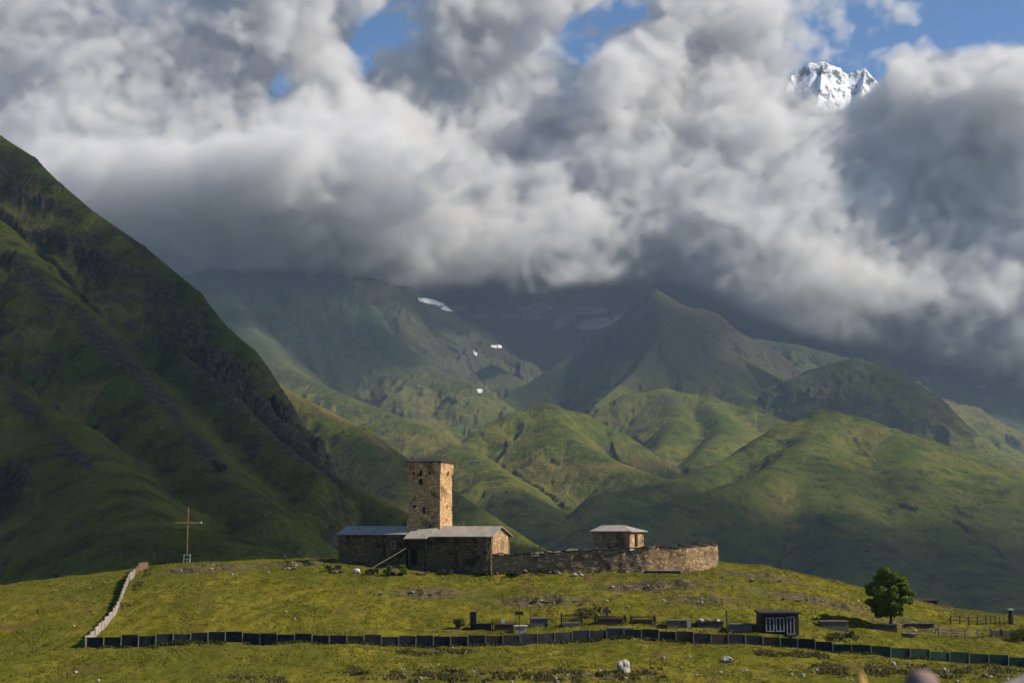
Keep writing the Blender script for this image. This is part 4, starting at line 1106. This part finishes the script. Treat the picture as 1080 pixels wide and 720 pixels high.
def shrub(u, v, w, h, mat, label, seed, name='bush', n=900, size=.12, group=None, at=None):
    g = at or ground_at(u, v)
    t = thing(name, label, 'bush', g, 0, group)
    r = np.random.default_rng(seed); pts = []
    for k in range(9):
        c = np.array([r.uniform(-.35, .35) * w, r.uniform(-.3, .3) * w, h * r.uniform(.25, .75)]); q = r.uniform(.22, .36) * min(w, h * 1.3)
        d = r.normal(size=(n // 9, 3)); d /= np.linalg.norm(d, axis=1)[:, None]
        pts.append(c + d * q * r.uniform(.3, 1, (n // 9, 1)) ** .5 * np.array([1, 1, .8]))
    tri_cloud('foliage', np.concatenate(pts), size, mat, t, seed)
    s = MB()
    for k in range(5): s.tube([(0, 0, -.1), ((k - 2) * w * .1, 0, h * .6)], [.04, .015], 5)
    s.build('stem', M['bark'], t)
    return t
shrub(409, 607, 1.0, 1.5, M['bushleaf'], 'bright green bush against the dark wall, left of two beside the leaning pole', 1)
shrub(424, 607, 1.1, 1.7, M['bushleaf'], 'bright green bush against the dark wall below the porch, right of two', 2)
shrub(484, 662, 1.1, 1.1, M['weed'], 'reddish-brown bush left of the black headstone', 3)
shrub(888, 675, 3.4, 1.0, M['weed'], 'broad reddish-brown bush below the weathered box', 4, n=1500)
shrub(617, 652, 2.6, 1.1, M['weed'], 'thin brownish shrub behind the railed grave in the middle', 5, n=600)
shrub(1078, 646, 3.0, 2.0, M['bushleaf'], 'green bush at the right edge beside the capped post', 6, n=1600)
for i, (u, v, w, h) in enumerate([(352, 602, 2.2, .9), (392, 604, 2.0, .7), (470, 605, 2.4, .9), (507, 606, 2.2, .9), (540, 607, 2.6, .8), (575, 604, 2.0, .7), (636, 600, 2.2, .6)]):
    shrub(u, v + 1, w, h, M['darkleaf'], 'dark low scrub growing along the foot of the church walls', 20 + i, 'scrub', 700, .13, 'dark scrub along the foot of the walls')
# bush high on the near mountain side, and more specks of scrub on the far slopes
def far_ground(u, v, y0=420, y1=3400):
    ys = np.geomspace(y0, y1, 500); a = P(u, v, 1.0).x; z, _, _ = h_all(a * ys, ys); k = np.nonzero(z >= float(v2t(v)) * ys)[0]
    y = ys[k[0]] if len(k) else y1
    return Vector((a * y, y, float(v2t(v)) * y))
g = far_ground(232, 498)
sc_ = g.y / F
shrub(0, 0, 13 * sc_, 11 * sc_, M['darkleaf'], 'single dark round bush high on the near mountain slope', 50, n=2500, size=.75, at=g)
rnd = random.Random(77)
for i in range(26):
    u, v = [(rnd.uniform(620, 780), rnd.uniform(505, 560)), (rnd.uniform(700, 1040), rnd.uniform(540, 625)), (rnd.uniform(355, 480), rnd.uniform(455, 530))][i % 3]
    g = far_ground(u, v); sc_ = g.y / F
    if g.y > 3300: continue
    w = rnd.uniform(2.2, 4.5) * sc_
    shrub(0, 0, w, w * .7, M['darkleaf'], 'tiny dark bush speck on the green slopes beyond the knoll', 60 + i, 'bush', 180, w * .22, 'dark bushes dotted over the far green slopes', g)

# ------------------------------------------------------------------ grass and weeds
def tufts(name, label, X_, Y_, hgt, wid, mat, seed, blades=4):
    r = np.random.default_rng(seed); n = len(X_)
    Z_ = h_knoll(X_, Y_)
    X3 = np.repeat(X_, blades) + r.normal(0, 1, n * blades) * np.repeat(wid, blades) * .45
    Y3 = np.repeat(Y_, blades) + r.normal(0, 1, n * blades) * np.repeat(wid, blades) * .45
    Z3 = np.repeat(Z_, blades); Hh = np.repeat(hgt, blades) * r.uniform(.5, 1.2, n * blades)
    an = r.uniform(0, np.pi, n * blades); w = .10 * np.repeat(wid, blades) / .25 * r.uniform(.6, 1.4, n * blades)
    dx, dy = np.cos(an) * w, np.sin(an) * w; lx, ly = r.normal(0, .35, n * blades) * Hh, r.normal(0, .35, n * blades) * Hh
    V = np.stack([np.stack([X3 - dx, Y3 - dy, Z3 - .06], 1), np.stack([X3 + dx, Y3 + dy, Z3 - .06], 1), np.stack([X3 + lx, Y3 + ly, Z3 + Hh], 1)], 1).reshape(-1, 3).astype(np.float32)
    m = n * blades; me = bpy.data.meshes.new(name)
    me.vertices.add(m * 3); me.vertices.foreach_set('co', V.ravel())
    me.loops.add(m * 3); me.loops.foreach_set('vertex_index', np.arange(m * 3, dtype=np.int32))
    me.polygons.add(m); me.polygons.foreach_set('loop_start', np.arange(0, m * 3, 3, dtype=np.int32)); me.polygons.foreach_set('loop_total', np.full(m, 3, np.int32))
    me.update(); me.materials.append(mat)
    o = bpy.data.objects.new(name, me); COL.objects.link(o); o['kind'] = 'stuff'; o['label'] = label
    return o
r_ = np.random.default_rng(5)
nT = 60000 // LQ
Yt = 112 + 90 * r_.random(nT) ** .9; Xt = (r_.random(nT) * .84 - .42) * Yt
den = fbm(Xt / 5, Yt / 5, 3, 171) + .5 * fbm(Xt / 1.3, Yt / 1.3, 2, 181)
k = den > -.6
Xt, Yt, den = Xt[k], Yt[k], den[k]
tufts('grass', 'short yellow-green meadow grass covering the knoll', Xt, Yt, .06 + .09 * np.clip(den + .3, 0, 1.2), np.full(len(Xt), .25), M['turf'], 6)
def strip(n, lst, seed):
    r = np.random.default_rng(seed); xs, ys = [], []
    for (u0, v0, u1, v1, sv, w) in lst:
        for _ in range(int(n * w)):
            t = r.random(); g = ground_at(u0 + (u1 - u0) * t, v0 + (v1 - v0) * t + r.normal() * sv); xs.append(g.x + r.normal() * .2); ys.append(g.y + r.normal() * .3)
    return np.array(xs), np.array(ys)
sx, sy = strip(900 // LQ, [(380, 712, 700, 713, 2.5, .9), (860, 706, 1080, 709, 2.5, .6), (370, 708, 400, 712, 2, .15), (240, 716, 300, 716, 2, .15), (420, 688, 500, 686, 1.2, .15), (800, 689, 870, 692, 1.2, .3), (610, 640, 650, 652, 3, .2), (130, 640, 160, 600, 2, .1)], 7)
dn = fbm(sx / 2.0, sy / 2.0, 2, 191) > .05
tufts('weeds', 'brown and dark green weeds in the rough strip at the bottom of the meadow', sx[dn], sy[dn], np.full(dn.sum(), .24), np.full(dn.sum(), .45), M['weed'], 8, 9)

rr = np.random.default_rng(12); fx_, fy_ = [], []
for _ in range(1100):
    uu = rr.uniform(88, 1120); yy = yfn(uu) - abs(rr.normal()) * .35 - .15
    if float(pn(np.array(uu / 14), np.array(3.3))) > -.12: fx_.append(P(uu, 685, yy).x); fy_.append(yy)
tufts('weeds', 'long dark grass growing along the foot of the sheet fence', np.array(fx_), np.array(fy_), np.full(len(fx_), .30), np.full(len(fx_), .35), M['darkleaf'], 13, 6)

# ------------------------------------------------------------------ close to the camera, out of focus
def near_post(u, v, Y, w, mat, name, label, cat, square=False, lean=0.0):
    p = P(u, v, Y); z0 = H1(p.x, Y) - .2; hh = p.z - z0; r = w / F * Y / 2
    t = MB()
    n = 14; rows = [(0, 1), (hh - r * 1.3, 1), (hh - r * .8, .96), (hh - r * .3, .78), (hh - .02 * r, .42), (hh, .02)]
    if square: rows = [(0, 1), (hh - r * 2.2, 1), (hh, .12)]
    vs = [(r * s * math.cos(2 * math.pi * k / n) * (1 + .06 * math.sin(3 * k)) + lean * z / hh, r * s * math.sin(2 * math.pi * k / n), z) for z, s in rows for k in range(n)]
    fs = [(i * n + k, i * n + (k + 1) % n, (i + 1) * n + (k + 1) % n, (i + 1) * n + k) for i in range(len(rows) - 1) for k in range(n)]
    t.add(vs, fs + [tuple(range(n - 1, -1, -1)), tuple((len(rows) - 1) * n + k for k in range(n))])
    return tag(t.build(name, mat, None, True, (p.x, Y, z0)), label, cat)
M['old_post'] = plain('old_post_wood', (.10, .065, .050), .9, .55, 18, .004, c2=(.20, .145, .13))
M['yellow_stake'] = plain('fresh_stake_wood', (.42, .27, .07), .8, .3, 20, .003)
near_post(971, 706.5, 3.2, 39, M['old_post'], 'wooden_post', 'blurred rounded brown post top close to the camera, at the bottom edge', 'post')
near_post(908, 708, 3.0, 15, M['yellow_stake'], 'pointed_stake', 'blurred yellowish pointed stake close to the camera, left of the brown post', 'stake', True)
p = P(1090, 719, 3.4)
tag(MB().box((0, 0, 0), (.11, .12, .05), .25, 0, -.35).build('board_end', M['plank'], None, loc=(p.x, p.y, p.z - .02)), 'blurred pale board end at the bottom right corner', 'board')
bpy.data.objects['board_end'].location.z -= 0.0
pb = MB().box((0, 0, -.8), (.07, .07, 1.5)); q = pb.build('board_post', M['plank'], bpy.data.objects['board_end'])
